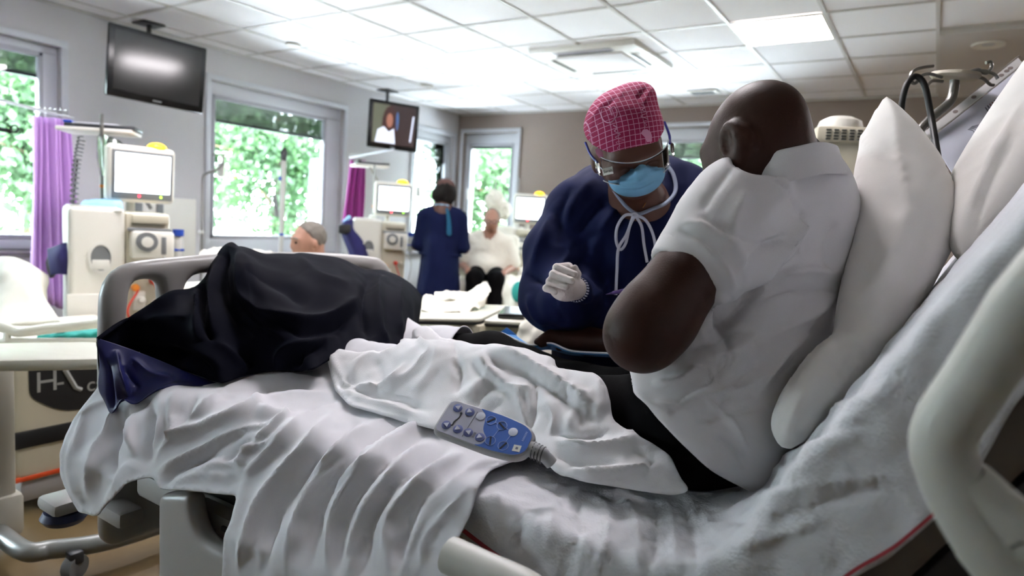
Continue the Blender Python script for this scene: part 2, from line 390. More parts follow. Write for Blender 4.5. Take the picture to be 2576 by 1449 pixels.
def wall(name, label, axis, c, t, u0, u1, z0, z1, holes, mat):
    """wall slab in the plane axis=c (thickness t outward), with rectangular holes (u0,u1,z0,z1)"""
    b = MB(); us = sorted({u0, u1, *[h[0] for h in holes], *[h[1] for h in holes]})
    for a, d in zip(us[:-1], us[1:]):
        hs = sorted([h for h in holes if h[0] < (a+d)/2 < h[1]], key=lambda h: h[2]); z = z0
        for h in hs+[(0, 0, z1, z1)]:
            if h[2]-z > 1e-4:
                lo, hi = sorted((c, c+t))
                b.box(*(((lo, a, z), (hi, d, h[2])) if axis == 'x' else ((a, lo, z), (d, hi, h[2]))))
            z = h[3]
    return struct(b.build(name, mat, smooth=False), label, 'wall')
struct(MB().box((XL-.3, YN-.3, -.12), (XR+.3, YB+.3, 0)).build('floor', 'floor_vinyl', smooth=False), 'tan speckled vinyl floor of the treatment room', 'floor')
WL = [(0.75, 2.42, .70, 2.25), (3.66, 5.28, .66, 2.27), (6.47, 7.30, .66, 2.25), (-2.16, -.49, .70, 2.25)]
WB = [(-5.68, -4.79, .66, 2.31), (-3.15, -1.65, .66, 2.32)]
wall('wall_left', 'off-white wall with the large windows at left', 'x', XL, -.28, YN, YB+.28, 0, 2.9, WL, 'wall_paint')
wall('wall_back', 'taupe painted far wall behind the nurse', 'y', YB, .28, XL, XR, 0, 2.9, WB, 'wall_taupe')
wall('wall_right', 'plain wall on the right beyond the picture', 'x', XR, .2, YN, YB+.28, 0, 2.9, [], 'wall_paint')
wall('wall_near', 'plain wall behind the viewer', 'y', YN, -.2, XL-.28, XR+.2, 0, 2.9, [], 'wall_paint')
struct(MB().box((XL-.28, YN-.2, 2.9), (XR+.2, YB+.28, 3.2)).build('roof', 'ext_render', smooth=False), 'flat roof slab above the suspended ceiling', 'roof')
# ---- suspended ceiling: 0.6 m tiles on a T-bar grid
gx = [-.15+.6*k for k in range(-9, 6)]; gy = [4.61+.6*k for k in range(-13, 5)]
ceil = struct(MB().box((XL, YN, ZT+.03), (XR, YB, ZT+.05)).build('ceiling', 'plaster_grey', smooth=False), 'suspended ceiling of square white tiles', 'ceiling')
LIT = [(-1.05, 4.91), (1.35, 4.91), (-2.25, 3.11), (-1.05, 1.91), (-3.45, 1.91)]; OFF = [(-3.45, 4.91), (1.35, 1.91), (-1.05, -1.09), (-3.45, -1.09), (1.35, -1.09)]  # lit panels over bed, near left window and far right are added fill, unseen
def near(c, L): return any(abs(c[0]-a) < .05 and abs(c[1]-b) < .05 for a, b in L)
proto = None; xs = [XL]+[x for x in gx if XL+.05 < x < XR-.05]+[XR]; ys = [YN]+[y for y in gy if YN+.05 < y < YB-.05]+[YB]
protos = {}
for i in range(len(xs)-1):
    for j in range(len(ys)-1):
        c = ((xs[i]+xs[i+1])/2, (ys[j]+ys[j+1])/2); w, d = xs[i+1]-xs[i], ys[j+1]-ys[j]
        if near(c, LIT+OFF): continue
        if -2.7 < c[0] < -2.4 and 4.9 < c[1] < 5.4: continue
        if c[0] > -.1 and c[0] < 1.7 and c[1] > 5.2: continue                      # plain plaster field with a downlight
        key = (round(w, 2), round(d, 2))
        if key not in protos:
            me = MB().box((-w/2+.008, -d/2+.008, 0), (w/2-.008, d/2-.008, .016), .003).build('t', 'tile_white', smooth=False); protos[key] = me.data; bpy.data.objects.remove(me)
        o = bpy.data.objects.new('ceiling_tile', protos[key]); COL.objects.link(o); o.parent = ceil; o.location = (c[0], c[1], ZT+.006+.002*random.random())
for x in xs[1:-1]: MB().box((x-.012, YN, ZT), (x+.012, YB, ZT+.006)).build('grid_bar', 'grid_metal', ceil, smooth=False)
for y in ys[1:-1]: MB().box((XL, y-.012, ZT+.0005), (XR, y+.012, ZT+.0065)).build('grid_bar', 'grid_metal', ceil, smooth=False)
MB().box((-.14, 5.22, ZT-.03), (1.65, YB, ZT+.02)).build('plaster_field', 'plaster_grey', ceil, smooth=False)
MB().box((XL, YN, ZT-.012), (XL+.022, YB, ZT)).box((XL, YB-.022, ZT-.012), (XR, YB, ZT)).build('edge_trim', 'grid_metal', ceil, smooth=False)
for k, (x, y) in enumerate(LIT+OFF):
    on = k < len(LIT)
    t = thing('ceiling_light', (['lit square ceiling light panel above the nurse', 'unseen lit ceiling panel added at far right as fill light', 'lit ceiling panel between the bed and the left windows', 'unseen lit ceiling panel added over the foreground bed to brighten it', 'unseen lit ceiling panel added near the leftmost window as fill light'] + ['unlit square ceiling panel beside the air conditioner', 'unlit ceiling panel at right beside the bed', 'unlit ceiling panel directly behind the viewer', 'unlit ceiling panel behind the viewer at left', 'unlit ceiling panel behind the viewer at right'])[k], 'ceiling light', (x, y, ZT), 'ceiling light panels')
    MB().box((x-.295, y-.295, ZT-.002), (x+.295, y-.275, ZT+.012)).box((x-.295, y+.275, ZT-.002), (x+.295, y+.295, ZT+.012)).box((x-.295, y-.275, ZT-.002), (x-.275, y+.275, ZT+.012)).box((x+.275, y-.275, ZT-.002), (x+.295, y+.275, ZT+.012)).build('frame', 'white_plastic', t, smooth=False)
    MB().box((x-.275, y-.275, ZT+.002), (x+.275, y+.275, ZT+.01)).build('diffuser', 'lamp_on' if on else 'lamp_off', t, smooth=False)
# ---- air-conditioning cassette
ac = thing('ceiling_air_conditioner', 'square white air conditioning cassette in the ceiling', 'air conditioner', (-2.55, 5.17, ZT))
cx, cyy = -2.55, 5.17
MB().box((cx-.475, cyy-.435, ZT-.035), (cx+.475, cyy+.435, ZT+.02), .02).build('cassette_body', 'white_plastic', ac)
MB().box((cx-.30, cyy-.27, ZT-.05), (cx+.30, cyy+.27, ZT-.034), .008).build('intake_panel', 'tile_white', ac)
for sx, sy in ((0, -1), (0, 1), (-1, 0), (1, 0)):
    if sx == 0:
        MB().box((cx-.26, cyy+sy*.355-.05, ZT-.0385), (cx+.26, cyy+sy*.355+.05, ZT-.034), .002).build('louvre', 'sill_grey' if sy < 0 else 'white_plastic', ac)
        MB().box((cx-.24, cyy+sy*.325-.012, ZT-.043), (cx+.24, cyy+sy*.325+.012, ZT-.037)).build('air_slot', 'dark_slot', ac)
    else:
        MB().box((cx+sx*.39-.05, cyy-.22, ZT-.0385), (cx+sx*.39+.05, cyy+.22, ZT-.034), .002).build('louvre', 'white_plastic', ac)
        MB().box((cx+sx*.36-.012, cyy-.2, ZT-.043), (cx+sx*.36+.012, cyy+.2, ZT-.037)).build('air_slot', 'dark_slot', ac)
def downlight(x, y, z, label, r=.1):
    t = thing('downlight', label, 'downlight', (x, y, z), 'recessed downlights')
    MB().lathe([(r*.72, -.004), (r*.95, -.012), (r, -.004), (r, .004), (r*.72, .004)], (x, y, z)).build('trim_ring', 'white_plastic', t)
    MB().lathe([(r*.71, -.001), (r*.4, -.004), (.001, -.005)], (x, y, z)).build('lens', 'aluminium', t)
downlight(.14, 5.55, ZT-.03, 'round recessed downlight in the plain ceiling strip at top right')
downlight(-4.93, 3.89, ZT, 'small round white ceiling fitting near the first television', .07); downlight(-4.88, 5.64, ZT, 'small round white ceiling fitting near the second television', .07)
t = thing('ceiling_vent', 'small dark ceiling vent behind the nurse', 'vent', (-2.15, 6.7, ZT)); MB().box((-2.3, 6.62, ZT-.014), (-2.0, 6.78, ZT), .004).build('vent_frame', 'white_plastic', t)
for k in range(5): MB().box((-2.27, 6.64+.027*k, ZT-.018), (-2.03, 6.655+.027*k, ZT-.012)).build('slat', 'dark_slot', t)
# ---- windows
def window(n, label, axis, c, s, u0, u1, z0, z1, glass, blind):
    """frame in a hole; s = +1 outward direction sign along the axis; glass=(u0,u1,z0,z1); blind: lower z of the roller blind"""
    t = thing('window_%d' % n, label, 'window', ((c, (u0+u1)/2, z0) if axis == 'x' else ((u0+u1)/2, c, z0))); t['kind'] = 'structure'
    def bx(m, a, b, d0, d1, e, f, bev=0):   # u range, depth range (inward negative), z range
        lo, hi = sorted((c+s*d0, c+s*d1))
        m.box(*(((lo, a, e), (hi, b, f)) if axis == 'x' else ((a, lo, e), (b, hi, f))), bev)
    g0, g1, h0, h1 = glass
    m = MB(); w = .05
    for a, b, e, f in ((u0-w, u1+w, z1, z1+w), (u0-w, u1+w, z0-w, z0), (u0-w, u0, z0, z1), (u1, u1+w, z0, z1)): bx(m, a, b, -.02, .004, e, f, .004)
    m.build('casing', 'aluminium', t)
    m = MB()
    for a, b, e, f in ((u0, u1, h1, z1), (u0, u1, z0, h0), (u0, g0, h0, h1), (g1, u1, h0, h1)): bx(m, a, b, .05, .13, e, f, .006)
    m.build('frame', 'aluminium', t)
    m = MB()
    for a, b, e, f in ((g0, g1, h1-.035, h1), (g0, g1, h0, h0+.035), (g0, g0+.03, h0, h1), (g1-.03, g1, h0, h1)): bx(m, a, b, .04, .1, e, f, .005)
    m.build('sash', 'frame_grey', t)
    m = MB(); bx(m, u0-.03, u1+.03, -.06, .06, z0-.03, z0, .006); m.build('sill', 'sill_grey', t)
    m = MB(); bx(m, g0, g1, .07, .078, h0, h1); m.build('pane', 'window_glass', t, smooth=False)
    m = MB(); bx(m, g0+.005, g1-.005, .085, .088, blind, h1); m.build('roller_blind', 'shade', t, smooth=False)
    m = MB(); bx(m, g0+.005, g1-.005, .08, .1, blind-.03, blind, .006); m.build('blind_bar', 'dark_slot', t)
    m = MB(); bx(m, g0+.05, g0+.09, -.03, .05, (z0+z1)/2-.08, (z0+z1)/2+.06, .01); m.build('window_handle', 'white_plastic', t)
window(1, 'aluminium window at the left edge behind the purple curtain', 'x', XL, -1, *WL[0], (.85, 2.32, .78, 2.19), 2.03)
window(2, 'large aluminium window between the two televisions', 'x', XL, -1, *WL[1], (3.71, 5.08, .80, 2.15), 1.93)
window(3, 'narrow window beside the room corner on the left wall', 'x', XL, -1, *WL[2], (6.54, 7.22, .80, 2.16), 1.9)
window(4, 'tall window on the taupe wall beside the room corner', 'y', YB, 1, *WB[0], (-5.61, -4.88, .80, 2.17), 2.13)
window(5, 'window on the taupe wall behind the nurse and patient', 'y', YB, 1, *WB[1], (-3.07, -1.73, .80, 2.19), 2.0)
window(6, 'unseen aluminium window added on the left wall behind the viewer for side light', 'x', XL, -1, *WL[3], (-2.06, -.59, .78, 2.19), 2.03)  # unseen opening, added to let in light from the left
struct(MB().box((XL, YN, 0), (XL+.015, YB, .1), .003).build('baseboard_left', 'sill_grey'), 'grey baseboard under the left windows', 'baseboard')
struct(MB().box((XL, YB-.015, 0), (XR, YB, .1), .003).build('baseboard_back', 'sill_grey'), 'grey baseboard of the taupe wall', 'baseboard')
# ================================================================== outside
M('lawn', (120, 124, 110), .9, var=.2, vscale=2); M('bark', (96, 78, 62), .9, var=.2)
M('bounce_paving', (204, 206, 212), .9, var=.06, vscale=5)
struct(MB().box((-50, -20, -.6), (XL-.3, 50, -.5)).box((XL-.3, YB+.3, -.6), (25, 50, -.5)).build('ground_outside', 'lawn', smooth=False), 'sunlit lawn outside the windows', 'ground')
struct(MB().box((XL-6.5, -14, -.5), (XL-.3, YB+6.5, -.46)).box((XL-.3, YB+.3, -.5), (12, YB+6.5, -.46)).build('terrace', 'bounce_paving', smooth=False), 'pale paved terrace added along the building outside to bounce sunlight indoors', 'terrace')  # pale ground strip added as reflector, throws sunlight up onto the ceiling
def leafmat(name, rgb):
    m = M(name, rgb, .55, var=.3, vscale=3); nt = m.node_tree; b = nt.nodes['Principled BSDF']; b.inputs['Transmission Weight'].default_value = 0
    tr = nt.nodes.new('ShaderNodeBsdfTranslucent'); tr.inputs[0].default_value = (*lin((min(255, rgb[0]+15), min(255, rgb[1]+28), rgb[2]+8)), 1); ad = nt.nodes.new('ShaderNodeMixShader'); ad.inputs[0].default_value = .45
    nt.links.new(b.outputs[0], ad.inputs[1]); nt.links.new(tr.outputs[0], ad.inputs[2]); nt.links.new(ad.outputs[0], nt.nodes['Material Output'].inputs[0])
leafmat('leaf_a', (58, 82, 56)); leafmat('leaf_b', (78, 102, 76)); leafmat('leaf_c', (46, 68, 48))
def tree(x, y, zb, h, r, label, mat, n=3600, seed=0, leaf=.085):
    g = np.random.default_rng(seed); t = thing('tree', label, 'tree', (x, y, zb), 'trees outside the windows')
    m = MB(); top = zb+h*.8; m.tube(spline([(x, y, zb), (x+.08, y+.05, zb+h*.3), (x-.05, y+.1, zb+h*.6), (x, y, top)], 9), np.linspace(.13, .03, 9), 8); m.build('trunk', 'bark', t)
    for k in range(7):
        m = MB(); a = g.uniform(0, 6.28); z = zb+h*g.uniform(.2, .7); m.tube(spline([(x, y, z), (x+.5*r*math.cos(a), y+.5*r*math.sin(a), z+.35), (x+.9*r*math.cos(a), y+.9*r*math.sin(a), z+.5)], 6), np.linspace(.05, .012, 6), 6); m.build('branch', 'bark', t)
    nc = 46; cc = g.normal(size=(nc, 3)); cc /= np.linalg.norm(cc, axis=1)[:, None]; cc *= g.uniform(.45, 1, (nc, 1))
    cc = cc*np.array([r, r, h*.5])+np.array([x, y, zb+h*.52]); cl = g.integers(0, nc, n)
    P = cc[cl]+g.normal(size=(n, 3))*np.array([r, r, h*.4])*.17
    a = g.normal(size=(n, 3)); a /= np.linalg.norm(a, axis=1)[:, None]; b = np.cross(a, g.normal(size=(n, 3))); b /= np.linalg.norm(b, axis=1)[:, None]
    s = (leaf*g.uniform(.6, 1.3, (n, 1))); V = np.stack([P-a*s, P-b*s*.55, P+a*s, P+b*s*.55], 1).reshape(-1, 3)
    o = me_obj('foliage', np_mesh('foliage', V, np.arange(4*n).reshape(-1, 4)), mat, t, smooth=False); o['kind'] = 'stuff'
_tr = [(-14.5, -3.2, 5.6, 1.6, 1), (-14.5, 1.4, 6.0, 1.7, 2), (-14.6, 6.2, 5.6, 1.7, 1), (-14.5, 11, 6, 1.7, 0), (-8.6, 16, 5.8, 1.7, 0), (-3.6, 16, 5.6, 1.7, 1), (1.4, 16, 5.8, 1.7, 2), (-20, -1, 7.5, 2.2, 0), (-20, 5.2, 7.5, 2.2, 1), (-20, 11.4, 7.5, 2.2, 2), (-13, 18.5, 7.5, 2.2, 1), (-6.2, 21.5, 7.5, 2.3, 2), (.6, 21.5, 7.5, 2.3, 1), (-26.5, 2.6, 9, 2.6, 1), (-26.5, 10, 9, 2.6, 0)]
_pos = ['pale tree outside at the far left edge', 'dark tree close outside the leftmost window', 'pale tree close outside the large window', 'tree outside towards the room corner', 'leafy tree outside the corner window of the taupe wall', 'pale tree outside the window behind the nurse', 'dark tree outside beyond the patient', 'tall tree behind the leftmost window', 'tall pale tree behind the large window', 'tall dark tree behind the narrow corner window', 'tall pale tree far beyond the room corner', 'tall dark tree far behind the nurse', 'tall pale tree far behind the patient', 'farthest pale tree beyond the leftmost window', 'farthest tree beyond the large window']
for k, (x, y, h, r, mm) in enumerate(_tr): tree(x, y, -.5, h, r, _pos[k], ['leaf_a', 'leaf_b', 'leaf_c'][mm], 9000, 100+k, .10 if k < 7 else .14)
# ================================================================== foreground bed
M('bed_plastic', (162, 159, 157), .38, var=.02); M('bed_cream', (206, 205, 200), .4, var=.02); M('bed_dark', (58, 58, 62), .5); M('bumper_blue', (34, 42, 84), .45); M('steel', (150, 148, 145), .3, .9)
M('sheet_white', (212, 211, 217), .9, sheen=.2, bump=.12, bscale=900, var=.015, vscale=6); M('blanket_white', (220, 219, 222), .92, sheen=.3, bump=.25, bscale=700, var=.015)
M('fitted_white', (214, 214, 220), .9, sheen=.2, bump=.35, bscale=260); M('mattress_cover', (120, 112, 106), .7); M('stripe_red', (176, 70, 80), .8)
BX0, BX1, BY0, BY1, BZ = -1.55, -.20, .79, 1.65, .72
def moulded(name, outline, holes, axis, c, t, r, mat, parent, h=.008, hr=.02):
    """moulded plastic panel: 2D outline minus holes (in the plane of the two other axes), thickness t, edge radius r"""
    oi = [i for i in range(3) if i != axis]; O = np.asarray(outline, float)
    lo = np.zeros(3); hi = np.zeros(3); lo[oi] = O.min(0)-.03; hi[oi] = O.max(0)+.03; lo[axis] = c-t/2-.02; hi[axis] = c+t/2+.02
    def f(P):
        q = P[:, oi]; d = sdpoly(q, O)
        for hp in holes: d = np.maximum(d, -(sdpoly(q, hp)-hr))
        w = np.abs(P[:, axis]-c)-t/2+r; u = d+r
        return np.minimum(np.maximum(u, w), 0)+np.sqrt(np.maximum(u, 0)**2+np.maximum(w, 0)**2)-r
    V, Q = sdf_mesh(f, lo, hi, h); V = relax(V, Q, 1, .4); return me_obj(name, np_mesh(name, V, Q), mat, parent)
def yz(pts, X): return np.array([PXx(x, y, X)[1:] for x, y in pts])
def xz(pts, Y): return np.array([PXy(x, y, Y)[[0, 2]] for x, y in pts])
def round_poly(P, r, n=5):
    P = np.asarray(P, float); out = []; m = len(P); r = np.broadcast_to(r, (m,))
    for i in range(m):
        a = P[i-1]-P[i]; b = P[(i+1) % m]-P[i]; la, lb = np.linalg.norm(a), np.linalg.norm(b); k = min(r[i], la*.48, lb*.48)
        p0, p1 = P[i]+a/la*k, P[i]+b/lb*k
        for t in np.linspace(0, 1, n): out.append((1-t)**2*p0+2*t*(1-t)*P[i]+t*t*p1)
    return np.array(out)
bed = thing('hospital_bed', 'grey hospital bed with raised backrest that the patient sits on', 'bed', (-.8, 1.2, 0))
XF = -1.615
fb = round_poly([(.75, .30), (.75, .80), (.755, .99), (1.05, 1.015), (1.42, 1.015), (1.71, .99), (1.71, .80), (1.71, .30)], [.05, .02, .13, .2, .2, .13, .02, .05], 8)
h1 = round_poly(yz([(330, 712), (385, 708), (390, 800), (318, 830)], XF), .02, 4)
h2 = round_poly(yz([(470, 700), (540, 690), (640, 690), (640, 760), (455, 770)], XF), .03, 4)
h3 = round_poly([(1.18, .80), (1.27, .80), (1.27, .95), (1.18, .95)], .03, 4); h4 = round_poly([(1.36, .82), (1.60, .82), (1.60, .94), (1.36, .95)], .03, 4)
moulded('footboard', fb, [h1, h2, h4], 0, XF, .05, .022, 'bed_plastic', bed, .009, .008)
MB().box((BX0, BY0+.03, .50), (.0, BY1-.03, .56), .01).build('deck', 'bed_dark', bed)
MB().box((-1.5, BY0-.015, .46), (-.1, BY0+.03, .52), .012).build('side_beam', 'bed_plastic', bed); MB().box((-1.5, BY1-.03, .46), (-.1, BY1+.015, .52), .012).build('side_beam', 'bed_plastic', bed)
_bk = np.array([math.cos(math.radians(60)), 0, math.sin(math.radians(60))])
MB().box((0, BY0+.03, -.19), (.80, BY1-.03, -.155), .01, ax=[_bk, (0, 1, 0), np.cross(_bk, (0, 1, 0))], o=(BX1, 0, BZ)).build('backrest_deck', 'bed_dark', bed)
for x in (-1.25, -.45): MB().box((x-.12, 1.08, .16), (x+.12, 1.36, .47), .02).build('lift_column', 'bed_dark', bed)
MB().box((-1.5, .92, .12), (.2, 1.52, .18), .02).build('base_frame', 'bed_plastic', bed)
for x in (-1.45, .15):
    for y in (.95, 1.49):
        w = MB().lathe([(.001, -.03), (.055, -.03), (.06, -.02), (.06, .02), (.055, .03), (.001, .03)], (x, y, .06), (0, 1, 0), 20).build('caster', 'bed_dark', bed)
        MB().box((x-.02, y-.045, .05), (x+.02, y+.045, .13), .008).build('caster_fork', 'steel', w)
# corner bumper at the foot
bp = MB().box((-1.79, .685, .372), (-1.69, .775, .408), .015).build('corner_bumper', 'bed_plastic', bed)
MB().lathe([(.02, .0), (.042, .004), (.052, .018), (.044, .034), (.02, .038)], (-1.742, .73, .336)).build('bumper_roller', 'bumper_blue', bp)
MB().box((-1.70, .74, .385), (-1.5, .80, .425), .012).build('bumper_arm', 'bed_plastic', bed)
# lowered foot-end side rail with its slot
Yr = .700
sr = round_poly(xz([(418, 1236), (640, 1236), (740, 1440), (760, 1900), (418, 1900)], Yr), [.02, .02, .06, .02, .02], 5)
sh = round_poly(xz([(493, 1190), (760, 1190), (760, 1450), (600, 1385), (520, 1335)], Yr), [.01, .01, .02, .02, .03], 5)
moulded('side_rail', sr, [sh], 1, Yr, .04, .014, 'bed_plastic', bed, .008, .008)
MB().box((-1.22, .735, .47), (-.9, .775, .545), .012).build('rail_bracket', 'bed_plastic', bed); MB().box((-1.1, .73, .52), (-.8, .742, .53), .002).build('rail_slot', 'bed_dark', bed)
MB().tube(spline([PXy(1130, 1395, .66), PXy(1220, 1437, .66), PXy(1330, 1490, .66), PXy(1400, 1560, .66)], 16), .024, 14).build('rail_bar', 'bed_cream', bed)
# raised head-end side rail, close to the viewer
Yh = .56
pr_ = [PXy(2640, 650, Yh), PXy(2576, 765, Yh), PXy(2470, 935, Yh), PXy(2385, 1065, Yh), PXy(2375, 1150, Yh), PXy(2420, 1260, Yh), PXy(2490, 1380, Yh), PXy(2560, 1470, Yh)]
_w = [np.array([.27, Yh, .70]), np.array([.40, Yh, .82]), np.array([.46, Yh, 1.05]), np.array([.42, Yh, 1.30]), np.array([.30, Yh, 1.40]), np.array([.17, Yh, 1.33])]
MB().tube(spline(pr_[1:]+_w+[pr_[1]], 110)[:-1], .0215, 16, closed=True).build('head_side_rail', 'bed_cream', bed)
MB().tube(spline([PXy(2425, 1215, Yh), PXy(2560, 1330, Yh), PXy(2680, 1385, Yh), np.array([.36, Yh, .95]), np.array([.44, Yh, 1.0])], 24), .020, 12).build('rail_web', 'bed_cream', bed)
# ---- mattress swept along the bed's profile
def bedpath(n, x0=BX0, L=.80):
    t = math.radians(60); r = .16; T = r*math.tan(t/2)
    pts = [np.array([x0, 0, BZ])+np.array([1, 0, 0])*d for d in np.linspace(0, BX1-T-x0, 60)]
    c = np.array([BX1-T, 0, BZ+r]); pts += [c+r*np.array([math.sin(a), 0, -math.cos(a)]) for a in np.linspace(0, t, 20)[1:]]
    p1 = pts[-1]; pts += [p1+_bk*d for d in np.linspace(0, L-T, 30)[1:]]
    P = np.array(pts); s = np.r_[0, np.cumsum(np.linalg.norm(np.diff(P, axis=0), axis=1))]; q = np.linspace(0, s[-1], n)
    P = np.stack([np.interp(q, s, P[:, i]) for i in range(3)], 1); tn = np.gradient(P, axis=0); tn /= np.linalg.norm(tn, axis=1)[:, None]
    nr = np.cross(tn, np.array([0, 1., 0])); nr *= np.where(nr[:, 2:3] < 0, -1, 1); return P, tn, nr, q
P, tn, nr, _q = bedpath(60)
ring = round_poly([(BY0, -.004), (BY1, -.004), (BY1, -.15), (BY0, -.15)], .035, 6)
V = (P[:, None, :]+ring[None, :, 0:1]*np.array([0, 1., 0])+nr[:, None, :]*ring[None, :, 1:2]).reshape(-1, 3); k = len(ring)
Fc = [(i*k+j, i*k+(j+1) % k, (i+1)*k+(j+1) % k, (i+1)*k+j) for i in range(59) for j in range(k)]+[tuple(range(k))[::-1], tuple(59*k+j for j in range(k))]
tag(mesh_obj('mattress', V, Fc, 'mattress_cover', sharp=50), 'grey covered mattress mostly hidden under the white fitted sheet', 'mattress')
# ================================================================== the patient in the white polo shirt
M('skin_patient', (57, 32, 24), .5, spec=.25, var=.12, vscale=14, bump=.12, bscale=420)
M('polo_white', (212, 208, 210), .92, sheen=.25, bump=.3, bscale=1100, var=.015); M('trousers_black', (10, 10, 12), .95, spec=.1, bump=.2, bscale=500)
def cone(P, a, b):
    """a,b = (px, py, depth, radius in px at that depth)"""
    return d_cone(P, PX(*a[:3]), PX(*b[:3]), a[3]*a[2]/FPX, b[3]*b[2]/FPX)
def chain(P, pts, k, d=None):
    for a, b in zip(pts[:-1], pts[1:]):
        e = cone(P, a, b); d = e if d is None else smin(d, e, k)
    return d
pat = thing('person', 'bald patient in a white polo shirt and black trousers sitting up in the bed', 'person', (-.31, 1.2, .74))
sL, sR = PX(1812, 545, 1.06), PX(2062, 575, 1.30); sax = (sR-sL)/np.linalg.norm(sR-sL)
spine = np.array([.10, .05, 1.0]); spine /= np.linalg.norm(spine)
fwd = np.cross(sax, spine); fwd /= np.linalg.norm(fwd); fwd = fwd if fwd[0] < 0 else -fwd; spn = np.cross(fwd, sax); spn = spn if spn[2] > 0 else -spn
RT = np.stack([sax, fwd, spn])
hd = PX(1907, 357, 1.13); HS = .87                         # head centre
hf = np.array([-.86, .36, -.46]); hf /= np.linalg.norm(hf); hx = np.cross(hf, (0, 0, 1)); hx /= np.linalg.norm(hx); hu = np.cross(hx, hf)
RH = np.stack([hx, hf, hu])                      # right, front, up of the head
def H3(x, y, z): return hd+(hx*x+hf*y+hu*z)*HS
def patient_skin(P):
    d = d_ell(P, H3(0, -.010, .028), (HS*.079, HS*.097, HS*.086), RH)                       # skull
    d = smin(d, d_ell(P, H3(0, .045, -.030), (HS*.062, HS*.058, HS*.082), RH), .05)           # face
    d = smin(d, d_ell(P, H3(0, .082, -.075), (HS*.032, HS*.028, HS*.028), RH), .04)           # chin
    d = smin(d, d_ell(P, H3(0, .105, -.025), (HS*.016, HS*.018, HS*.026), RH), .02)           # nose
    d = smin(d, d_ell(P, H3(0, .088, .018), (HS*.055, HS*.018, HS*.014), RH), .03)           # brow
    d = smin(d, d_cone(P, H3(-.026, .094, -.062), H3(.026, .094, -.062), .008, .008), .012)
    for s in (-1, 1):
        d = smin(d, d_ell(P, H3(s*.045, .07, -.03), (HS*.022, HS*.022, HS*.022), RH), .03)
        e = d_ell(P, H3(s*.088, -.006, -.016), (HS*.017, HS*.032, HS*.046), RH); e = np.maximum(e, -d_ell(P, H3(s*.106, .003, -.012), (HS*.017, HS*.019, HS*.031), RH)); d = smin(d, e, .008)
        d = smin(d, d_ell(P, H3(s*.086, .008, -.052), (HS*.009, HS*.012, HS*.012), RH), .008)
    d = smin(d, d_cone(P, H3(0, -.020, -.045), PX(1985, 480, 1.23), .058, .062), .05)  # neck
    d = smin(d, d_ell(P, PX(1940, 640, 1.22), (.165, .10, .19), RT), .08)
    d = smin(d, d_ell(P, PX(1800, 950, 1.22), (.15, .11, .17), RT), .08)
    d = smin(d, d_cone(P, sL+sax*.03, sR-sax*.03, .05, .05), .06)
    # left arm towards the viewer, elbow out
    d = smin(d, chain(P, [(1815, 560, 1.06, 80), (1714, 712, 1.02, 82), (1660, 785, 1.01, 90), (1614, 840, 1.00, 80)], .03), .05)
    d = smin(d, chain(P, [(1618, 840, 1.00, 78), (1650, 812, 1.12, 62), (1690, 750, 1.27, 42)], .02), .05)
    # right arm lying forward on the blue pad
    d = smin(d, d_cone(P, sR, np.array([-.40, 1.46, .90]), .055, .045), .05)
    d = smin(d, d_cone(P, np.array([-.40, 1.46, .89]), PX(1475, 858, 1.66), .045, .031), .03)
    d = smin(d, d_cone(P, PX(1475, 858, 1.66), PX(1425, 852, 1.66), .030, .032), .03)
    for (a, b, c) in (((1428, 846), (1385, 838), (1362, 850)), ((1425, 852), (1378, 846), (1350, 860)), ((1425, 858), (1385, 856), (1362, 868)), ((1440, 868), (1420, 872), (1405, 876))):
        d = smin(d, d_cone(P, PX(*a, 1.65), PX(*b, 1.64), .011, .010), .008); d = smin(d, d_cone(P, PX(*b, 1.64), PX(*c, 1.63), .010, .0085), .004)
    # left hand resting near the chest
    d = smin(d, d_ell(P, PX(1700, 735, 1.30), (.045, .035, .03)), .03)
    return d
V, Q = sdf_mesh(patient_skin, (-.98, .78, .76), (.12, 1.66, 1.52), .0056); V = relax(V, Q, 1, .3)
cloth_obj('body', V, Q, 'skin_patient', pat)
def polo(P):
    d = d_ell(P, PX(1960, 630, 1.215), (.178, .125, .20), RT)
    d = smin(d, d_ell(P, PX(1838, 890, 1.20), (.19, .155, .20), RT), .10)
    d = smin(d, d_ell(P, PX(1775, 1060, 1.17), (.215, .16, .15), RT), .08)
    d = smin(d, d_ell(P, PX(1850, 1105, 1.13), (.15, .11, .11), RT), .06)
    d = smin(d, cone(P, (2000, 500, 1.20, 92), (1876, 530, 1.10, 102)), .06); d = smin(d, cone(P, (1880, 468, 1.10, 62), (2025, 452, 1.13, 66)), .06)
    d = smin(d, d_cone(P, sL, sR, .058, .056), .06)
    sl = chain(P, [(1850, 522, 1.09, 110), (1778, 622, 1.05, 102), (1655, 790, 1.02, 104)], .03)
    cn = PX(1646, 746, 1.035)-PX(1790, 600, 1.055); cut = (P-PX(1720, 704, 1.04))@cn/np.linalg.norm(cn)
    sl = np.maximum(sl, cut)
    d = smin(d, sl, .035)
    sr_ = d_cone(P, sR, np.array([-.24, 1.50, 1.04]), .075, .075); d = smin(d, sr_, .05)
    nk = PX(1990, 430, 1.19); na = H3(0, -.03, -.045)-nk; na = na/np.linalg.norm(na); q = P-nk; ht = q@na; rad = np.linalg.norm(q-ht[:, None]*na, axis=1)
    d = smin(d, d_ell(P, PX(1990, 480, 1.16), (.075, .075, .055), RT), .05); d = np.maximum(d, -np.maximum(rad-.058, -ht+.012))
    # hem: cut by the waist plane
    A, B_, C_ = PX(1548, 925, 1.09), PX(1852, 1212, 1.02), np.array([-.40, 1.42, .84]); hn = np.cross(B_-A, C_-A); hn /= np.linalg.norm(hn); hn = hn if hn[2] < 0 else -hn
    return -smin(-d, -((P-A)@hn), .016)
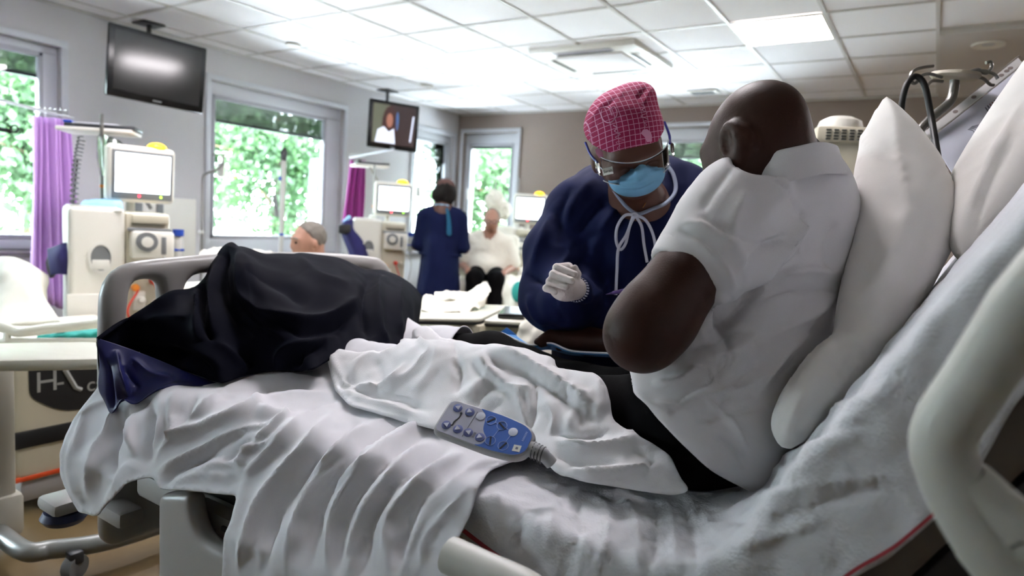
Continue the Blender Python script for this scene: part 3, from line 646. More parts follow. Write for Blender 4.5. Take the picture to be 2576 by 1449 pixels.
V, Q = sdf_mesh(polo, (-.75, .80, .66), (.16, 1.72, 1.42), .0047); V = relax(V, Q, 4, .45)
V = folds(V, Q, [
 ('r', [(1885, 400), (1950, 455), (2005, 520), (2022, 560), (2010, 640)], 6, -9), ('s', [(1780, 778), (1850, 742), (1905, 697), (1970, 652), (2032, 572)], 12, 36, 95),
 ('r', [(1860, 715), (1930, 640), (1990, 585), (2030, 555)], 12, 18), ('r', [(1840, 690), (1880, 640), (1960, 590)], 9, -12), ('r', [(1855, 400), (1800, 470), (1760, 540)], 16, -7.5),
 ('r', [(1668, 600), (1745, 690), (1830, 745)], 7, -6), ('r', [(1720, 560), (1790, 580), (1850, 640), (1850, 720)], 14, 10.5), ('r', [(1705, 575), (1760, 600), (1820, 660)], 10, -9),
 ('r', [(1780, 900), (1850, 880), (1950, 840), (2050, 790), (2110, 740)], 20, 9), ('r', [(1720, 880), (1800, 850), (1900, 830)], 16, -12), ('r', [(1700, 1000), (1800, 990), (1900, 960), (1980, 900)], 18, 10.5),
 ('r', [(1750, 1060), (1830, 1040), (1930, 1020)], 12, -10.5), ('r', [(1790, 1090), (1850, 1130), (1880, 1180)], 12, -13.5), ('r', [(1560, 930), (1620, 1000), (1690, 1040)], 8, 9),
 ('r', [(1690, 1050), (1720, 1000), (1790, 960), (1790, 920)], 6, -6), ('r', [(2060, 700), (1990, 800), (1900, 870)], 22, -7.5), ('r', [(1900, 560), (1960, 500), (1990, 440)], 24, 7.5), ('r', [(1730, 760), (1800, 800), (1830, 880), (1800, 960)], 16, -10.5), ('r', [(2100, 560), (2080, 640), (2120, 720)], 16, -9), ('r', [(1880, 480), (1840, 560), (1850, 620)], 16, 9), ('r', [(1760, 1000), (1840, 1060), (1880, 1140)], 14, 13.5), ('r', [(1640, 960), (1700, 960), (1760, 920)], 12, 10.5), ('r', [(1770, 840), (1840, 790), (1915, 715)], 30, -32), ('r', [(1700, 640), (1760, 690), (1800, 740)], 10, -9), ('r', [(1760, 545), (1830, 590), (1900, 610), (1960, 590)], 13, -10), ('r', [(1740, 600), (1800, 650), (1830, 720)], 11, 11), ('r', [(1960, 700), (2040, 680), (2130, 690)], 12, 10), ('r', [(1900, 760), (2000, 730), (2110, 735)], 12, -9), ('r', [(1780, 990), (1700, 1020), (1650, 1010)], 10, 9), ('r', [(1930, 900), (1860, 960), (1800, 1040)], 14, -9), ('r', [(2030, 840), (1960, 910), (1900, 1000)], 14, 10)], closed=True)
V = V+normals(V, Q)*(nfield(V, 9, 1)*.0035)[:, None]
shirt = cloth_obj('polo_shirt', V, Q, 'polo_white', pat)
# ribbed cuff of the sleeve
def cuff(P):
    sl = chain(P, [(1850, 535, 1.09, 101), (1778, 622, 1.05, 104), (1655, 790, 1.02, 108)], .03); cn = PX(1646, 746, 1.035)-PX(1790, 600, 1.055); c = (P-PX(1720, 704, 1.04))@cn/np.linalg.norm(cn); return np.maximum(sl, np.abs(c+.012)-.0155)
V, Q = sdf_mesh(cuff, PX(1720, 704, 1.04)-.16, PX(1720, 704, 1.04)+.16, .0045); V = relax(V, Q, 2, .4); cloth_obj('sleeve_cuff', V, Q, 'polo_white', shirt)
# turned-down collar
ca = [(1915, 398, 1.075), (1955, 386, 1.05), (2005, 375, 1.045), (2060, 365, 1.06), (2100, 374, 1.12), (2092, 390, 1.24), (2030, 404, 1.31), (1950, 414, 1.31), (1885, 422, 1.24), (1868, 416, 1.15)]
top = np.array([PX(*c) for c in ca]); cen = top.mean(0); R_ = []
for (k, o) in ((.03, -.012), (.0, .0), (-.003, .005), (.012, .009), (.034, .018), (.050, .022)):
    R_.append(top+(top-cen)/np.linalg.norm(top-cen, axis=1)[:, None]*o-CU*k)
R_ = np.array(R_); R_ = np.concatenate([R_, R_[:, :2]], 1); V, Q = loft(R_, 90, 14); V = V[:, :]
cloth_obj('collar', V, Q, 'polo_white', shirt)
def trousers(P):
    d = d_ell(P, (-.29, 1.19, .82), (.15, .195, .105))
    d = smin(d, d_cone(P, (-.34, 1.09, .81), (-.62, 1.09, .785), .092, .070), .06)
    d = smin(d, d_cone(P, (-.62, 1.09, .785), (-.86, 1.09, .785), .068, .058), .04); d = smin(d, d_cone(P, (-.86, 1.09, .785), (-1.20, 1.13, .765), .056, .042), .03)
    d = smin(d, d_cone(P, (-.34, 1.26, .80), (-.64, 1.31, .765), .088, .068), .06)
    d = smin(d, d_cone(P, (-.64, 1.31, .765), (-.92, 1.36, .80), .066, .062), .04); d = smin(d, d_cone(P, (-.92, 1.36, .80), (-1.24, 1.38, .77), .062, .044), .03)
    return np.maximum(d, BZ+.002-P[:, 2])
V, Q = sdf_mesh(trousers, (-1.32, .92, .72), (-.1, 1.46, 1.0), .009); V = relax(V, Q, 1, .4)
V = folds(V, Q, [('r', [(1330, 870), (1370, 862), (1420, 870), (1480, 880)], 10, 7), ('r', [(1480, 920), (1520, 890), (1560, 880)], 8, -7), ('r', [(1560, 960), (1640, 1050), (1720, 1120)], 16, 7), ('r', [(1600, 1100), (1680, 1150), (1760, 1180)], 14, -7)], closed=True)
cloth_obj('trousers', V, Q, 'trousers_black', pat)
# ================================================================== linen on the foreground bed
def gtent(y, yc, w): return np.exp(-((y-yc)/w)**2)
def hill(x, y):
    """top of whatever lies on the mattress: the two legs under the sheet"""
    n1 = np.interp(x, [-1.6, -1.36, -1.27, -1.2, -1.0, -.86, -.62, -.34], [0, 0, .15, .105, .118, .130, .142, .178]); n2 = np.interp(x, [-1.6, -1.38, -1.28, -1.2, -.92, -.66, -.34], [0, 0, .15, .11, .150, .152, .18])
    a = n1*gtent(y, np.interp(x, [-1.2, -.86], [1.13, 1.09]), .115); b = n2*gtent(y, np.interp(x, [-1.24, -.92, -.66], [1.38, 1.36, 1.34]), .115)
    return BZ+.006-smin(-a, -b, .05)
VE = 1.66-.80
def S_top(u, v, off=.004):
    """bed surface unrolled: u = world x, v = distance from the far edge across the top and down the near side"""
    u = np.asarray(u, float); v = np.asarray(v, float); y = 1.66-np.minimum(v, VE); z = hill(u, y)
    e = np.maximum(v-VE, 0); r = .055; a = np.minimum(e/r, math.pi/2*.72); y2 = y-r*np.sin(a); z2 = z-r*(1-np.cos(a))
    rest = np.maximum(e-r*math.pi/2*.72, 0); sl = np.array([.0, -.60, -.80]); k = np.minimum(rest, .16); y2 = y2+sl[1]*k; z2 = z2+sl[2]*k; k2 = np.maximum(rest-.16, 0)
    return np.stack([u, y2-.03*k2, z2-k2], -1)+np.array([0, 0, off])
us, vs = np.linspace(-1.85, -.1, 220), np.linspace(0.05, 1.75, 230)
out = [(258, 962), (215, 1020), (182, 1062), (160, 1130), (157, 1195), (200, 1288), (245, 1298), (300, 1243), (345, 1207), (388, 1200), (402, 1232), (470, 1233), (560, 1246), (603, 1243), (594, 1310), (560, 1449), (545, 1530), (800, 1580), (1125, 1600), (1138, 1449), (1155, 1361), (1187, 1287), (1229, 1186), (1300, 1160), (1360, 1110), (1350, 1050), (-.72, .53, 0), (-.93, .47, 0), (-1.0, .40, 0), (-1.03, .22, 0), (-1.06, .10, 0), (-1.3, .10, 0), (-1.57, .12, 0), (-1.57, .8, 0)]
V, T, UV, sd = patch(S_top, us, vs, out, .0075)
F_ = [
 ('r', [(845, 993), (701, 1007), (566, 1054), (445, 1105), (392, 1170)], 13, 16), ('r', [(850, 1012), (760, 1040), (640, 1070), (520, 1140), (440, 1190)], 14, -12), ('r', [(864, 1016), (799, 1040), (743, 1072), (659, 1161), (612, 1205)], 12, 15),
 ('r', [(566, 984), (519, 1026), (473, 1082), (435, 1112)], 12, 13), ('r', [(440, 985), (435, 1054), (452, 1110)], 10, 12), ('r', [(500, 985), (470, 1030), (462, 1090)], 11, -11), ('r', [(855, 1021), (789, 1100), (705, 1198), (650, 1282), (622, 1366), (600, 1449)], 15, 17),
 ('r', [(985, 1049), (892, 1096), (827, 1161), (771, 1254), (738, 1347), (715, 1449)], 15, 17), ('r', [(1069, 1072), (952, 1133), (892, 1207), (841, 1296), (822, 1449)], 14, 15), ('r', [(1101, 1110), (1013, 1161), (938, 1254), (892, 1342), (868, 1449)], 12, 13),
 ('r', [(1171, 1142), (1078, 1189), (1013, 1254), (976, 1319), (962, 1449)], 12, 14), ('r', [(1185, 1217), (1115, 1300), (1073, 1356), (1060, 1449)], 9, 9), ('r', [(900, 1060), (830, 1120), (740, 1230), (690, 1330), (665, 1449)], 14, -17),
 ('r', [(1030, 1070), (920, 1120), (858, 1190), (805, 1290), (775, 1449)], 12, -15), ('r', [(1085, 1090), (980, 1150), (915, 1230), (865, 1320), (845, 1449)], 10, -13), ('r', [(1130, 1130), (1045, 1175), (975, 1250), (930, 1340), (915, 1449)], 12, -15), ('r', [(1190, 1165), (1100, 1210), (1045, 1280), (1015, 1360), (1005, 1449)], 14, -15),
 ('r', [(620, 1010), (690, 1050), (780, 1035)], 14, 9), ('r', [(610, 1140), (680, 1110), (740, 1055)], 9, 10), ('r', [(470, 1200), (540, 1170), (600, 1165), (640, 1160)], 9, 8), ('r', [(410, 1225), (450, 1180), (520, 1150), (600, 1130)], 9, -9),
 ('r', [(300, 1010), (270, 1090), (240, 1150), (225, 1260)], 12, 14), ('r', [(345, 1000), (330, 1080), (345, 1150)], 12, 15), ('r', [(380, 1010), (385, 1100), (370, 1170)], 12, -14), ('r', [(310, 1040), (290, 1120), (280, 1200)], 12, -17), ('r', [(410, 990), (410, 1070), (380, 1150)], 12, 12),
 ('s', [(390, 1195), (330, 1165), (290, 1215), (250, 1290)], 7, 12, 22), ('r', [(190, 1090), (180, 1180), (215, 1270)], 16, 9), ('s', [(612, 1205), (603, 1260), (575, 1400)], 8, 14, 30), ('r', [(1000, 1320), (985, 1380), (980, 1449)], 9, 10), ('r', [(1080, 1150), (1010, 1200), (985, 1250)], 8, 8), ('r', [(760, 1180), (720, 1260), (700, 1330)], 8, 8),
 ('r', [(560, 975), (640, 955), (740, 950), (830, 968)], 12, 10), ('r', [(600, 1000), (700, 975), (800, 980)], 9, -9), ('r', [(644, 1041), (708, 1046), (727, 1060)], 8, 12), ('r', [(395, 1189), (487, 1143), (616, 1078), (736, 1055)], 8, 13), ('r', [(607, 1189), (616, 1143), (690, 1069), (782, 1032)], 9, 12), ('r', [(294, 1124), (321, 1060), (404, 968)], 10, -12), ('r', [(192, 1143), (220, 1041), (275, 1005)], 10, 10), ('r', [(883, 1157), (966, 1106), (1077, 1069)], 8, 10), ('r', [(837, 1235), (893, 1180), (985, 1143)], 8, 9),
 ('r', [(1114, 1217), (1188, 1180), (1289, 1161)], 8, 10), ('r', [(957, 1253), (1022, 1189), (1123, 1143)], 9, -9), ('r', [(745, 1281), (782, 1217), (865, 1143)], 9, -10), ('r', [(560, 1165), (610, 1120), (680, 1100)], 7, -9), ('r', [(430, 1215), (520, 1195), (590, 1200)], 7, 8), ('r', [(880, 1449), (900, 1380), (930, 1320)], 7, 9), ('r', [(1010, 1449), (1030, 1380), (1070, 1290)], 7, 8)]
V = folds(V, T, F_, gate=.2)
N = normals(V, T); V = V+N*((nfield(V, (14, 14, 14), 3)*.004)+np.abs(nfield(V, (26, 9, 9), 5, 1))*.004)[:, None]
V = V+N*np.clip(1-np.abs(sd)/.012, 0, 1)[:, None]*.003
V, T = solidify(V, T, .0025)
tag(cloth_obj('top_sheet', V, T, 'sheet_white'), 'white cotton sheet draped in long folds over the near side of the bed', 'sheet')
# ---- rumpled white blanket over the near thigh
def S_bl(u, v): return S_top(u, v, .016)
def S_blanket(u, v):
    P_ = S_bl(u, v); return P_
outb = [(828, 905), (850, 878), (900, 888), (960, 893), (1008, 868), (1040, 830), (1075, 822), (1110, 850), (1150, 856), (1215, 876), (1290, 885), (1345, 897), (1400, 926), (1440, 930), (1500, 934), (1520, 965), (1532, 1010), (1540, 1060), (1590, 1100), (1620, 1112), (1690, 1168), (1735, 1235), (1690, 1248), (1560, 1228), (1470, 1212), (1395, 1190), (1375, 1150), (1345, 1090), (1300, 1075), (1180, 1085), (1087, 1080), (985, 1049), (882, 1020), (845, 984), (836, 945)]
V, T, UV, sd = patch(S_blanket, us, vs, outb, .006)
edge = np.clip(-sd/.05, 0, 1); N = normals(V, T); N[N[:, 2] < 0] *= -1
V = V+N*((edge**.5)*.016*np.interp(proj(V)[:, 0], [830, 1000, 1350, 1500, 1735], [.5, .6, 1.0, 1.3, 1.1]))[:, None]
F_ = [
 ('r', [(845, 975), (900, 1000), (985, 1022), (1085, 1060)], 12, 10), ('r', [(850, 940), (915, 985), (1000, 1002), (1087, 1040)], 9, -9), ('r', [(835, 890), (850, 930), (875, 975)], 10, 10), ('r', [(880, 960), (915, 905), (990, 880)], 12, 8), ('r', [(1040, 990), (1080, 940), (1100, 880), (1110, 855)], 18, 7),
 ('r', [(1140, 860), (1155, 930), (1150, 1000)], 12, -8), ('r', [(1185, 1000), (1210, 960), (1260, 930)], 14, 9), ('r', [(1190, 1030), (1215, 990), (1250, 960)], 14, -9), ('r', [(1205, 880), (1230, 930), (1290, 975), (1340, 975)], 9, 11), ('r', [(1225, 890), (1260, 925), (1320, 940), (1350, 975)], 9, -9),
 ('r', [(1215, 878), (1300, 900), (1390, 950), (1470, 1000), (1505, 1040)], 13, 17), ('r', [(1230, 905), (1310, 930), (1390, 985), (1460, 1035)], 9, -11), ('s', [(1322, 970), (1345, 1060), (1365, 1120), (1388, 1186)], 7, 17, 45), ('s', [(842, 900), (850, 950), (880, 1005), (985, 1040), (1085, 1072)], 7, -9, 30), ('r', [(1335, 945), (1350, 1010), (1345, 1080)], 9, -9), ('r', [(1300, 975), (1320, 1040), (1345, 1100), (1380, 1180)], 10, 12), ('r', [(1460, 1000), (1440, 1060), (1430, 1100)], 11, 9), ('r', [(1480, 990), (1490, 1040), (1480, 1060)], 8, -8),
 ('r', [(1400, 1115), (1480, 1130), (1560, 1120), (1600, 1115)], 13, 20), ('r', [(1395, 1095), (1470, 1100), (1540, 1085)], 9, -12), ('r', [(1560, 1060), (1600, 1110), (1650, 1150), (1700, 1210)], 12, 12), ('r', [(1370, 1000), (1400, 1050), (1390, 1100)], 9, 9), ('r', [(1400, 960), (1440, 1010), (1470, 1080)], 9, -10), ('r', [(1390, 1150), (1470, 1160), (1560, 1165)], 12, -10), ('r', [(1420, 1185), (1520, 1190), (1620, 1180), (1690, 1190)], 11, 16), ('r', [(1600, 1130), (1640, 1160), (1620, 1200)], 9, -12), ('r', [(1655, 1150), (1680, 1190), (1670, 1225)], 9, 8),
 ('r', [(1500, 940), (1515, 1000), (1500, 1060)], 10, 8), ('r', [(1420, 935), (1430, 980), (1410, 1010)], 9, -7), ('r', [(1060, 825), (1050, 850), (1090, 880)], 8, 9), ('r', [(1270, 1010), (1230, 1030), (1205, 1070)], 12, -8), ('r', [(940, 905), (960, 950), (940, 985)], 14, -7), ('r', [(856, 959), (902, 974), (985, 959), (1022, 912)], 7, 11), ('r', [(957, 977), (1031, 940), (1095, 866)], 15, 8), ('r', [(1141, 995), (1151, 931), (1132, 903)], 7, -8), ('r', [(1180, 900), (1215, 950), (1290, 1000)], 9, -8), ('r', [(1260, 900), (1330, 935), (1400, 990), (1440, 1050)], 7, -9)]
V = folds(V, T, F_, gate=.2)
N = normals(V, T); V = V+N*((nfield(V, 16, 8)*.004)+np.abs(nfield(V, (22, 22, 22), 9, 1))*.004)[:, None]
V, T = solidify(V, T, .004)
tag(cloth_obj('blanket', V, T, 'blanket_white'), 'rumpled white blanket bunched over the patient thigh beside the remote control', 'blanket')
# ---- fitted sheet: follows mattress and backrest, hangs down the near side
P, tn, nr, sq = bedpath(500)
def S_fit(u, v):
    """u = length along the bed profile, v = across: 0 at far edge, over the top, then down the near side"""
    u = np.asarray(u, float); v = np.asarray(v, float); p = np.stack([np.interp(u, sq, P[:, i]) for i in range(3)], -1); n = np.stack([np.interp(u, sq, nr[:, i]) for i in range(3)], -1); n /= np.linalg.norm(n, axis=1)[:, None]
    L = BY1-.785; y = BY1-np.minimum(v, L); e = np.maximum(v-L, 0); r = .022; a = np.minimum(e/r, math.pi/2); y = y-r*np.sin(a)+.012; dn = r*(1-np.cos(a)); dn = dn+np.maximum(e-r*math.pi/2, 0)
    dirn = n*.55+np.array([0, 0, .45]); q = p+n*.006; q[:, 1] = y-.04*np.maximum(e-.1, 0); return q-dirn*dn[:, None]
L_ = sq[-1]
outf = [(.55, .02, 0), (L_-.01, .02, 0), (L_-.01, 1.04, 0), (2560, 1010), (2420, 1250), (2281, 1370), (2230, 1405), (2150, 1452), (2050, 1530), (1850, 1600), (1600, 1610), (1420, 1530), (1300, 1449), (1225, 1398), (1157, 1346), (.62, .86, 0)]
V, T, UV, sd = patch(S_fit, np.linspace(.4, L_, 200), np.linspace(0, 1.35, 200), outf, .0075)
F_ = [
 ('r', [(1490, 1240), (1530, 1300), (1520, 1380), (1500, 1449)], 9, 9), ('r', [(1400, 1245), (1390, 1310), (1375, 1400)], 11, 8), ('r', [(1560, 1250), (1600, 1310), (1610, 1449)], 8, 9), ('r', [(1640, 1250), (1650, 1330), (1640, 1449)], 7, -9), ('r', [(1665, 1240), (1690, 1310), (1700, 1380), (1710, 1449)], 9, 10), ('r', [(1720, 1260), (1735, 1330), (1760, 1449)], 9, -10),
 ('r', [(1700, 1240), (1740, 1275), (1745, 1320)], 10, 12), ('r', [(1760, 1265), (1790, 1330), (1850, 1380)], 9, 8), ('r', [(1450, 1260), (1460, 1330), (1430, 1420)], 9, -8), ('r', [(1250, 1230), (1240, 1290), (1230, 1350)], 12, 8), ('r', [(1320, 1250), (1310, 1330), (1300, 1400)], 10, -7),
 ('r', [(1800, 1250), (1920, 1200), (2050, 1170)], 8, 7), ('r', [(1830, 1290), (1960, 1240), (2120, 1210), (2280, 1190)], 9, 8), ('r', [(1880, 1330), (2000, 1290), (2150, 1240), (2260, 1225)], 9, -8), ('r', [(1950, 1180), (2060, 1120), (2170, 1105)], 9, 7), ('r', [(2000, 1140), (2100, 1080), (2200, 1060)], 9, -7), ('r', [(2050, 1060), (2150, 1010), (2240, 1000)], 8, 6),
 ('r', [(1850, 1380), (1980, 1340), (2080, 1300)], 10, 8), ('r', [(2120, 1020), (2200, 960), (2300, 930)], 8, -5), ('r', [(1780, 1310), (1860, 1310), (1950, 1290)], 8, -7), ('r', [(2180, 940), (2260, 900), (2330, 885)], 8, 4), ('r', [(1900, 1230), (2000, 1210), (2090, 1150)], 7, -6)]
V = folds(V, T, F_, gate=.25)
N = normals(V, T); wr = np.interp(UV[:, 0], [.8, 1.1, 1.6, 1.9, L_], [.5, 1, 1, .5, .25]); V = V+N*(wr*(nfield(V, (24, 24, 10), 11)*.0045+np.abs(nfield(V, (30, 30, 22), 12, 1))*.0055))[:, None]
nb = sd > -.004
V2, T2 = solidify(V, T, .002)
fit = thing('fitted_sheet', 'white fitted sheet with a red striped hem on the raised backrest', 'sheet', (-.2, 1.2, BZ)); cloth_obj('sheet_cloth', V2, T2, 'fitted_white', fit)
for (a, b, nm) in ((11, 15, 'red_stripe'), (4, 9, 'red_stripe')):       # narrow woven stripe just above the hem
    X, Qg, UVg = grid_surface(S_fit, np.linspace(.4, L_, 200), np.linspace(0, 1.35, 200)); B = BVHTree.FromPolygons(V.tolist(), T.tolist()); pts = []
    src = outf[a:b] if a > 5 else outf[a:b]; src = [p for p in src if len(p) == 2]
    line = spline(np.array([(x, y, 0) for x, y in src], float), 40)[:, :2]; lo_, hi_ = [], []
    for k, (x, y) in enumerate(line):
        t = line[min(k+1, 39)]-line[max(k-1, 0)]; nn = np.array([t[1], -t[0]])/np.linalg.norm(t); nn = nn if nn[1] < 0 else -nn
        for d_, L2 in ((9, lo_), (20, hi_)):
            q = np.array([x, y])+nn*d_; d = ray(*q); hit = B.ray_cast(Vector(CO), Vector(d/np.linalg.norm(d)))
            L2.append(np.array(hit[0])-d*.003 if hit[0] is not None else None)
    ok = [i for i in range(40) if lo_[i] is not None and hi_[i] is not None]
    if len(ok) > 3:
        Vs = np.array([p for i in ok for p in (lo_[i], hi_[i])]); Fs = [(2*i, 2*i+1, 2*i+3, 2*i+2) for i in range(len(ok)-1)]; mesh_obj(nm, Vs, Fs, 'stripe_red', fit)
# ================================================================== things lying on and around the bed
M('navy_cloth', (11, 13, 25), .8, spec=.06, var=.04, vscale=12, bump=.08, bscale=800); M('navy_lining', (14, 20, 84), .5, bump=.08, bscale=600); M('pillow_white', (222, 218, 214), .9, sheen=.25, bump=.12, bscale=900)
M('remote_grey', (176, 176, 180), .45); M('remote_face', (176, 178, 196), .4); M('remote_blue', (64, 104, 186), .4); M('button_blue', (96, 104, 160), .35); M('button_light', (206, 210, 226), .4); M('remote_line', (150, 172, 226), .5); M('pad_blue', (66, 128, 186), .8); M('paper', (236, 237, 244), .7); M('print_grey', (120, 122, 134), .8); M('print_red', (170, 110, 112), .8)
glassmat('clear_sleeve', (250, 250, 252), .02, .08, 1.12); M('cable_black', (12, 12, 13), .45); M('phone_black', (16, 16, 18), .15); M('beige_device', (196, 186, 168), .5)
# ---- dark cloth heaped against the footboard
colm = [ # (top px, X of top, bottom px, Z of bottom)
 ((246, 852), -1.50, (248, 905), .70), ((309, 808), -1.53, (330, 885), .765), ((367, 772), -1.55, (420, 915), .755), ((430, 733), -1.555, (500, 945), .752), ((487, 724), -1.56, (550, 962), .752), ((522, 690), -1.575, (600, 950), .756), ((556, 628), -1.60, (640, 940), .757), ((582, 609), -1.60, (693, 932), .77), ((605, 622), -1.59, (743, 933), .78), ((660, 640), -1.585, (786, 928), .79), ((732, 637), -1.58, (830, 905), .80), ((848, 645), -1.56, (880, 886), .81), ((918, 676), -1.54, (930, 886), .81), ((972, 681), -1.50, (985, 880), .80), ((1030, 712), -1.46, (1030, 850), .80), ((1062, 745), -1.42, (1052, 812), .80)]
rows = [[], [], [], [], [], [], []]
for (tp, X, bt, Z) in colm:
    a = PXx(*tp, X); b = PXz(*bt, Z+.006)
    if b[0] > -1.0: b = PXx(*bt, -1.18)
    back = np.array([min(a[0]-.02, -1.60), a[1], a[2]-.03]); back2 = np.array([back[0]-.06, a[1]+.01, a[2]-.16])
    if tp[1] > 660 or tp[0] < 540: back = a+np.array([-.025, .01, -.02]); back2 = a+np.array([-.03, .02, -.10])
    pa, pb = proj(a), proj(b)
    rows[0].append(back2); rows[1].append(back); rows[2].append(a)
    for k, t in ((3, .22), (4, .48), (5, .76)):
        m = a+(b-a)*t; bow = .05*math.sin(math.pi*t)*np.clip((pb[1]-pa[1])/200, .2, 1); rows[k].append(m+np.array([.55, -.45, .7])*bow)
    rows[6].append(b)
V, Q = loft(rows, 260, 150)
F_ = [('s', [(592, 620), (594, 690), (598, 745), (640, 800), (720, 860)], 8, 26, 55), ('r', [(575, 620), (560, 680), (580, 760), (640, 850)], 16, -16), ('r', [(552, 640), (540, 700), (525, 760), (530, 840)], 14, 14), ('r', [(515, 715), (510, 770), (520, 830), (545, 850)], 11, -20), ('r', [(500, 725), (490, 790), (500, 860)], 15, 13),
 ('r', [(598, 742), (680, 790), (770, 805), (840, 790), (910, 745)], 16, 14), ('r', [(640, 780), (740, 830), (830, 830), (900, 780)], 18, -15), ('r', [(620, 690), (700, 720), (770, 770)], 20, -9), ('r', [(955, 690), (950, 760), (955, 830), (975, 870)], 12, 12), ('r', [(930, 690), (915, 780), (930, 850)], 16, -12),
 ('r', [(330, 830), (400, 800), (480, 800)], 20, 9), ('r', [(300, 860), (400, 850), (500, 880), (560, 930)], 16, 10), ('r', [(420, 870), (480, 900), (540, 940)], 14, -9), ('r', [(690, 930), (720, 880), (790, 860), (850, 840)], 16, 12), ('r', [(740, 930), (760, 890), (820, 870)], 12, -14), ('r', [(1010, 710), (1000, 780), (1010, 840)], 14, 7), ('r', [(740, 640), (800, 690), (880, 720)], 18, 7), ('r', [(600, 880), (640, 920)], 14, -9), ('r', [(540, 860), (590, 900), (620, 935)], 14, 9)]
V = folds(V, Q, F_, gate=.25); N = normals(V, Q); V = V+N*(nfield(V, 9, 31)*.004)[:, None]
if np.median((normals(V, Q)*(V-CO)).sum(1)) > 0: Q = Q[:, ::-1]
V, Q = solidify(V, Q, .003)
drp = thing('dark_cloth', 'dark navy cloth heaped over the footboard of the bed', 'cloth', tuple(PXz(600, 945, .76))); cloth_obj('outer_fabric', V, Q, 'navy_cloth', drp)
# blue lining turned out at the near corner
ln = [[(246, 851, -1.497), (300, 868, -1.50), (360, 890, -1.47), (430, 918, -1.42), (500, 948, -1.37), (556, 966, -1.33)], [(247, 880, -1.50), (295, 905, -1.485), (350, 925, -1.455), (420, 938, -1.41), (490, 956, -1.362), (552, 969, -1.33)], [(250, 920, -1.51), (290, 950, -1.46), (340, 965, -1.44), (395, 972, -1.40), (450, 962, -1.37), (530, 970, -1.335)], [(247, 975, -1.51), (282, 1000, -1.47), (325, 1000, -1.44), (362, 1000, -1.41), (420, 968, -1.38), (515, 971, -1.335)], [(262, 1010, -1.50), (280, 1040, -1.47), (305, 1004, -1.445), (338, 1016, -1.42), (400, 978, -1.385), (500, 968, -1.335)]]
V, Q = loft([[PXx(*p) for p in r] for r in ln], 110, 70)
V = folds(V, Q, [('r', [(290, 880), (300, 940), (330, 1000)], 9, 9), ('r', [(270, 900), (275, 960), (285, 1030)], 8, -9), ('r', [(330, 900), (380, 940), (440, 955)], 9, 7), ('r', [(310, 920), (350, 980)], 8, -7)], gate=.2)
if np.median((normals(V, Q)*(V-CO)).sum(1)) > 0: Q = Q[:, ::-1]
V, Q = solidify(V, Q, .003); cloth_obj('lining', V, Q, 'navy_lining', drp)
# ---- pillows
def pillow(name, label, outline, A, B, C, T, R, fl, mat='pillow_white', h=.008):
    A, B, C = map(np.array, (A, B, C)); n = np.cross(B-A, C-A); n /= np.linalg.norm(n); n = -n if n@CF > 0 else n; x = (B-A)/np.linalg.norm(B-A); y = np.cross(n, x)
    def S(u, v): return A+np.outer(u, x)+np.outer(v, y)
    P2 = []
    for (px, py) in outline: d = ray(px, py); t = ((A-CO)@n)/(d@n); q = CO+d*t-A; P2.append((q@x, q@y, 0))
    V, Tt, uv, sd = patch(S, np.linspace(-.1, .1, 3), np.linspace(-.1, .1, 3), P2, h); d = np.clip(-sd/R, 0, 1); th = T*np.sqrt(np.maximum(1-(1-d)**2, 0)); th += T*.08*nfield(V, 7, 41)*d
    fr = V+np.outer(th, n); bk = V-np.outer(th, n); fr = folds(fr, Tt, fl, gate=.2); fr = fr+np.outer(d, n)*(nfield(fr, 18, 43)*.003)[:, None]
    N_ = len(V); on = np.abs(sd) < 1e-6; VV = np.concatenate([fr, bk]); TT = np.concatenate([Tt, Tt[:, ::-1]+N_]); me = np_mesh(name, VV, TT)
    bm = bmesh.new(); bm.from_mesh(me); bmesh.ops.remove_doubles(bm, verts=bm.verts[:], dist=.0006); bm.to_mesh(me); bm.free()
    return tag(me_obj(name, me, mat), label, 'pillow', 'pillows on the backrest')
pillow('pillow', 'plump white pillow standing upright behind the patient back', [(2220, 256), (2262, 285), (2310, 330), (2370, 410), (2408, 490), (2418, 550), (2402, 615), (2345, 725), (2262, 870), (2185, 985), (2105, 1045), (2030, 1110), (1978, 1130), (1940, 1098), (1938, 1050), (1965, 985), (2030, 895), (2095, 845), (2105, 760), (2130, 640), (2140, 540), (2148, 430), (2165, 350), (2195, 290)],
  PX(1950, 1085, .955), PX(2222, 258, 1.36), PX(2400, 520, 1.14), .062, .10,
  [('r', [(2248, 310), (2265, 400), (2285, 500)], 7, 6), ('s', [(2110, 845), (2170, 880), (2240, 850)], 10, 14, 40), ('r', [(2100, 860), (2060, 900), (2000, 980)], 14, 9), ('r', [(2170, 880), (2090, 960), (2010, 1040)], 12, -9), ('r', [(2290, 520), (2250, 620), (2180, 760)], 18, 7), ('r', [(2220, 480), (2200, 600), (2150, 740)], 20, -7), ('r', [(2340, 560), (2280, 680), (2210, 800)], 14, -7), ('r', [(2140, 900), (2080, 970), (1990, 1060)], 9, 7), ('r', [(2200, 870), (2140, 930), (2080, 1000)], 9, 8), ('r', [(2160, 330), (2200, 380), (2290, 420)], 16, 4)])
pillow('pillow', 'second white pillow lying against the top of the backrest at the right edge', [(2700, 60), (2640, 110), (2576, 192), (2500, 300), (2440, 395), (2400, 465), (2385, 560), (2395, 640), (2440, 680), (2540, 575), (2660, 430), (2760, 300)],
  PX(2410, 600, 1.10), PX(2640, 150, 1.22), PX(2600, 420, 1.06), .05, .09, [('r', [(2576, 250), (2500, 390), (2440, 520)], 12, 7), ('r', [(2560, 330), (2500, 440), (2440, 600)], 14, -7)])
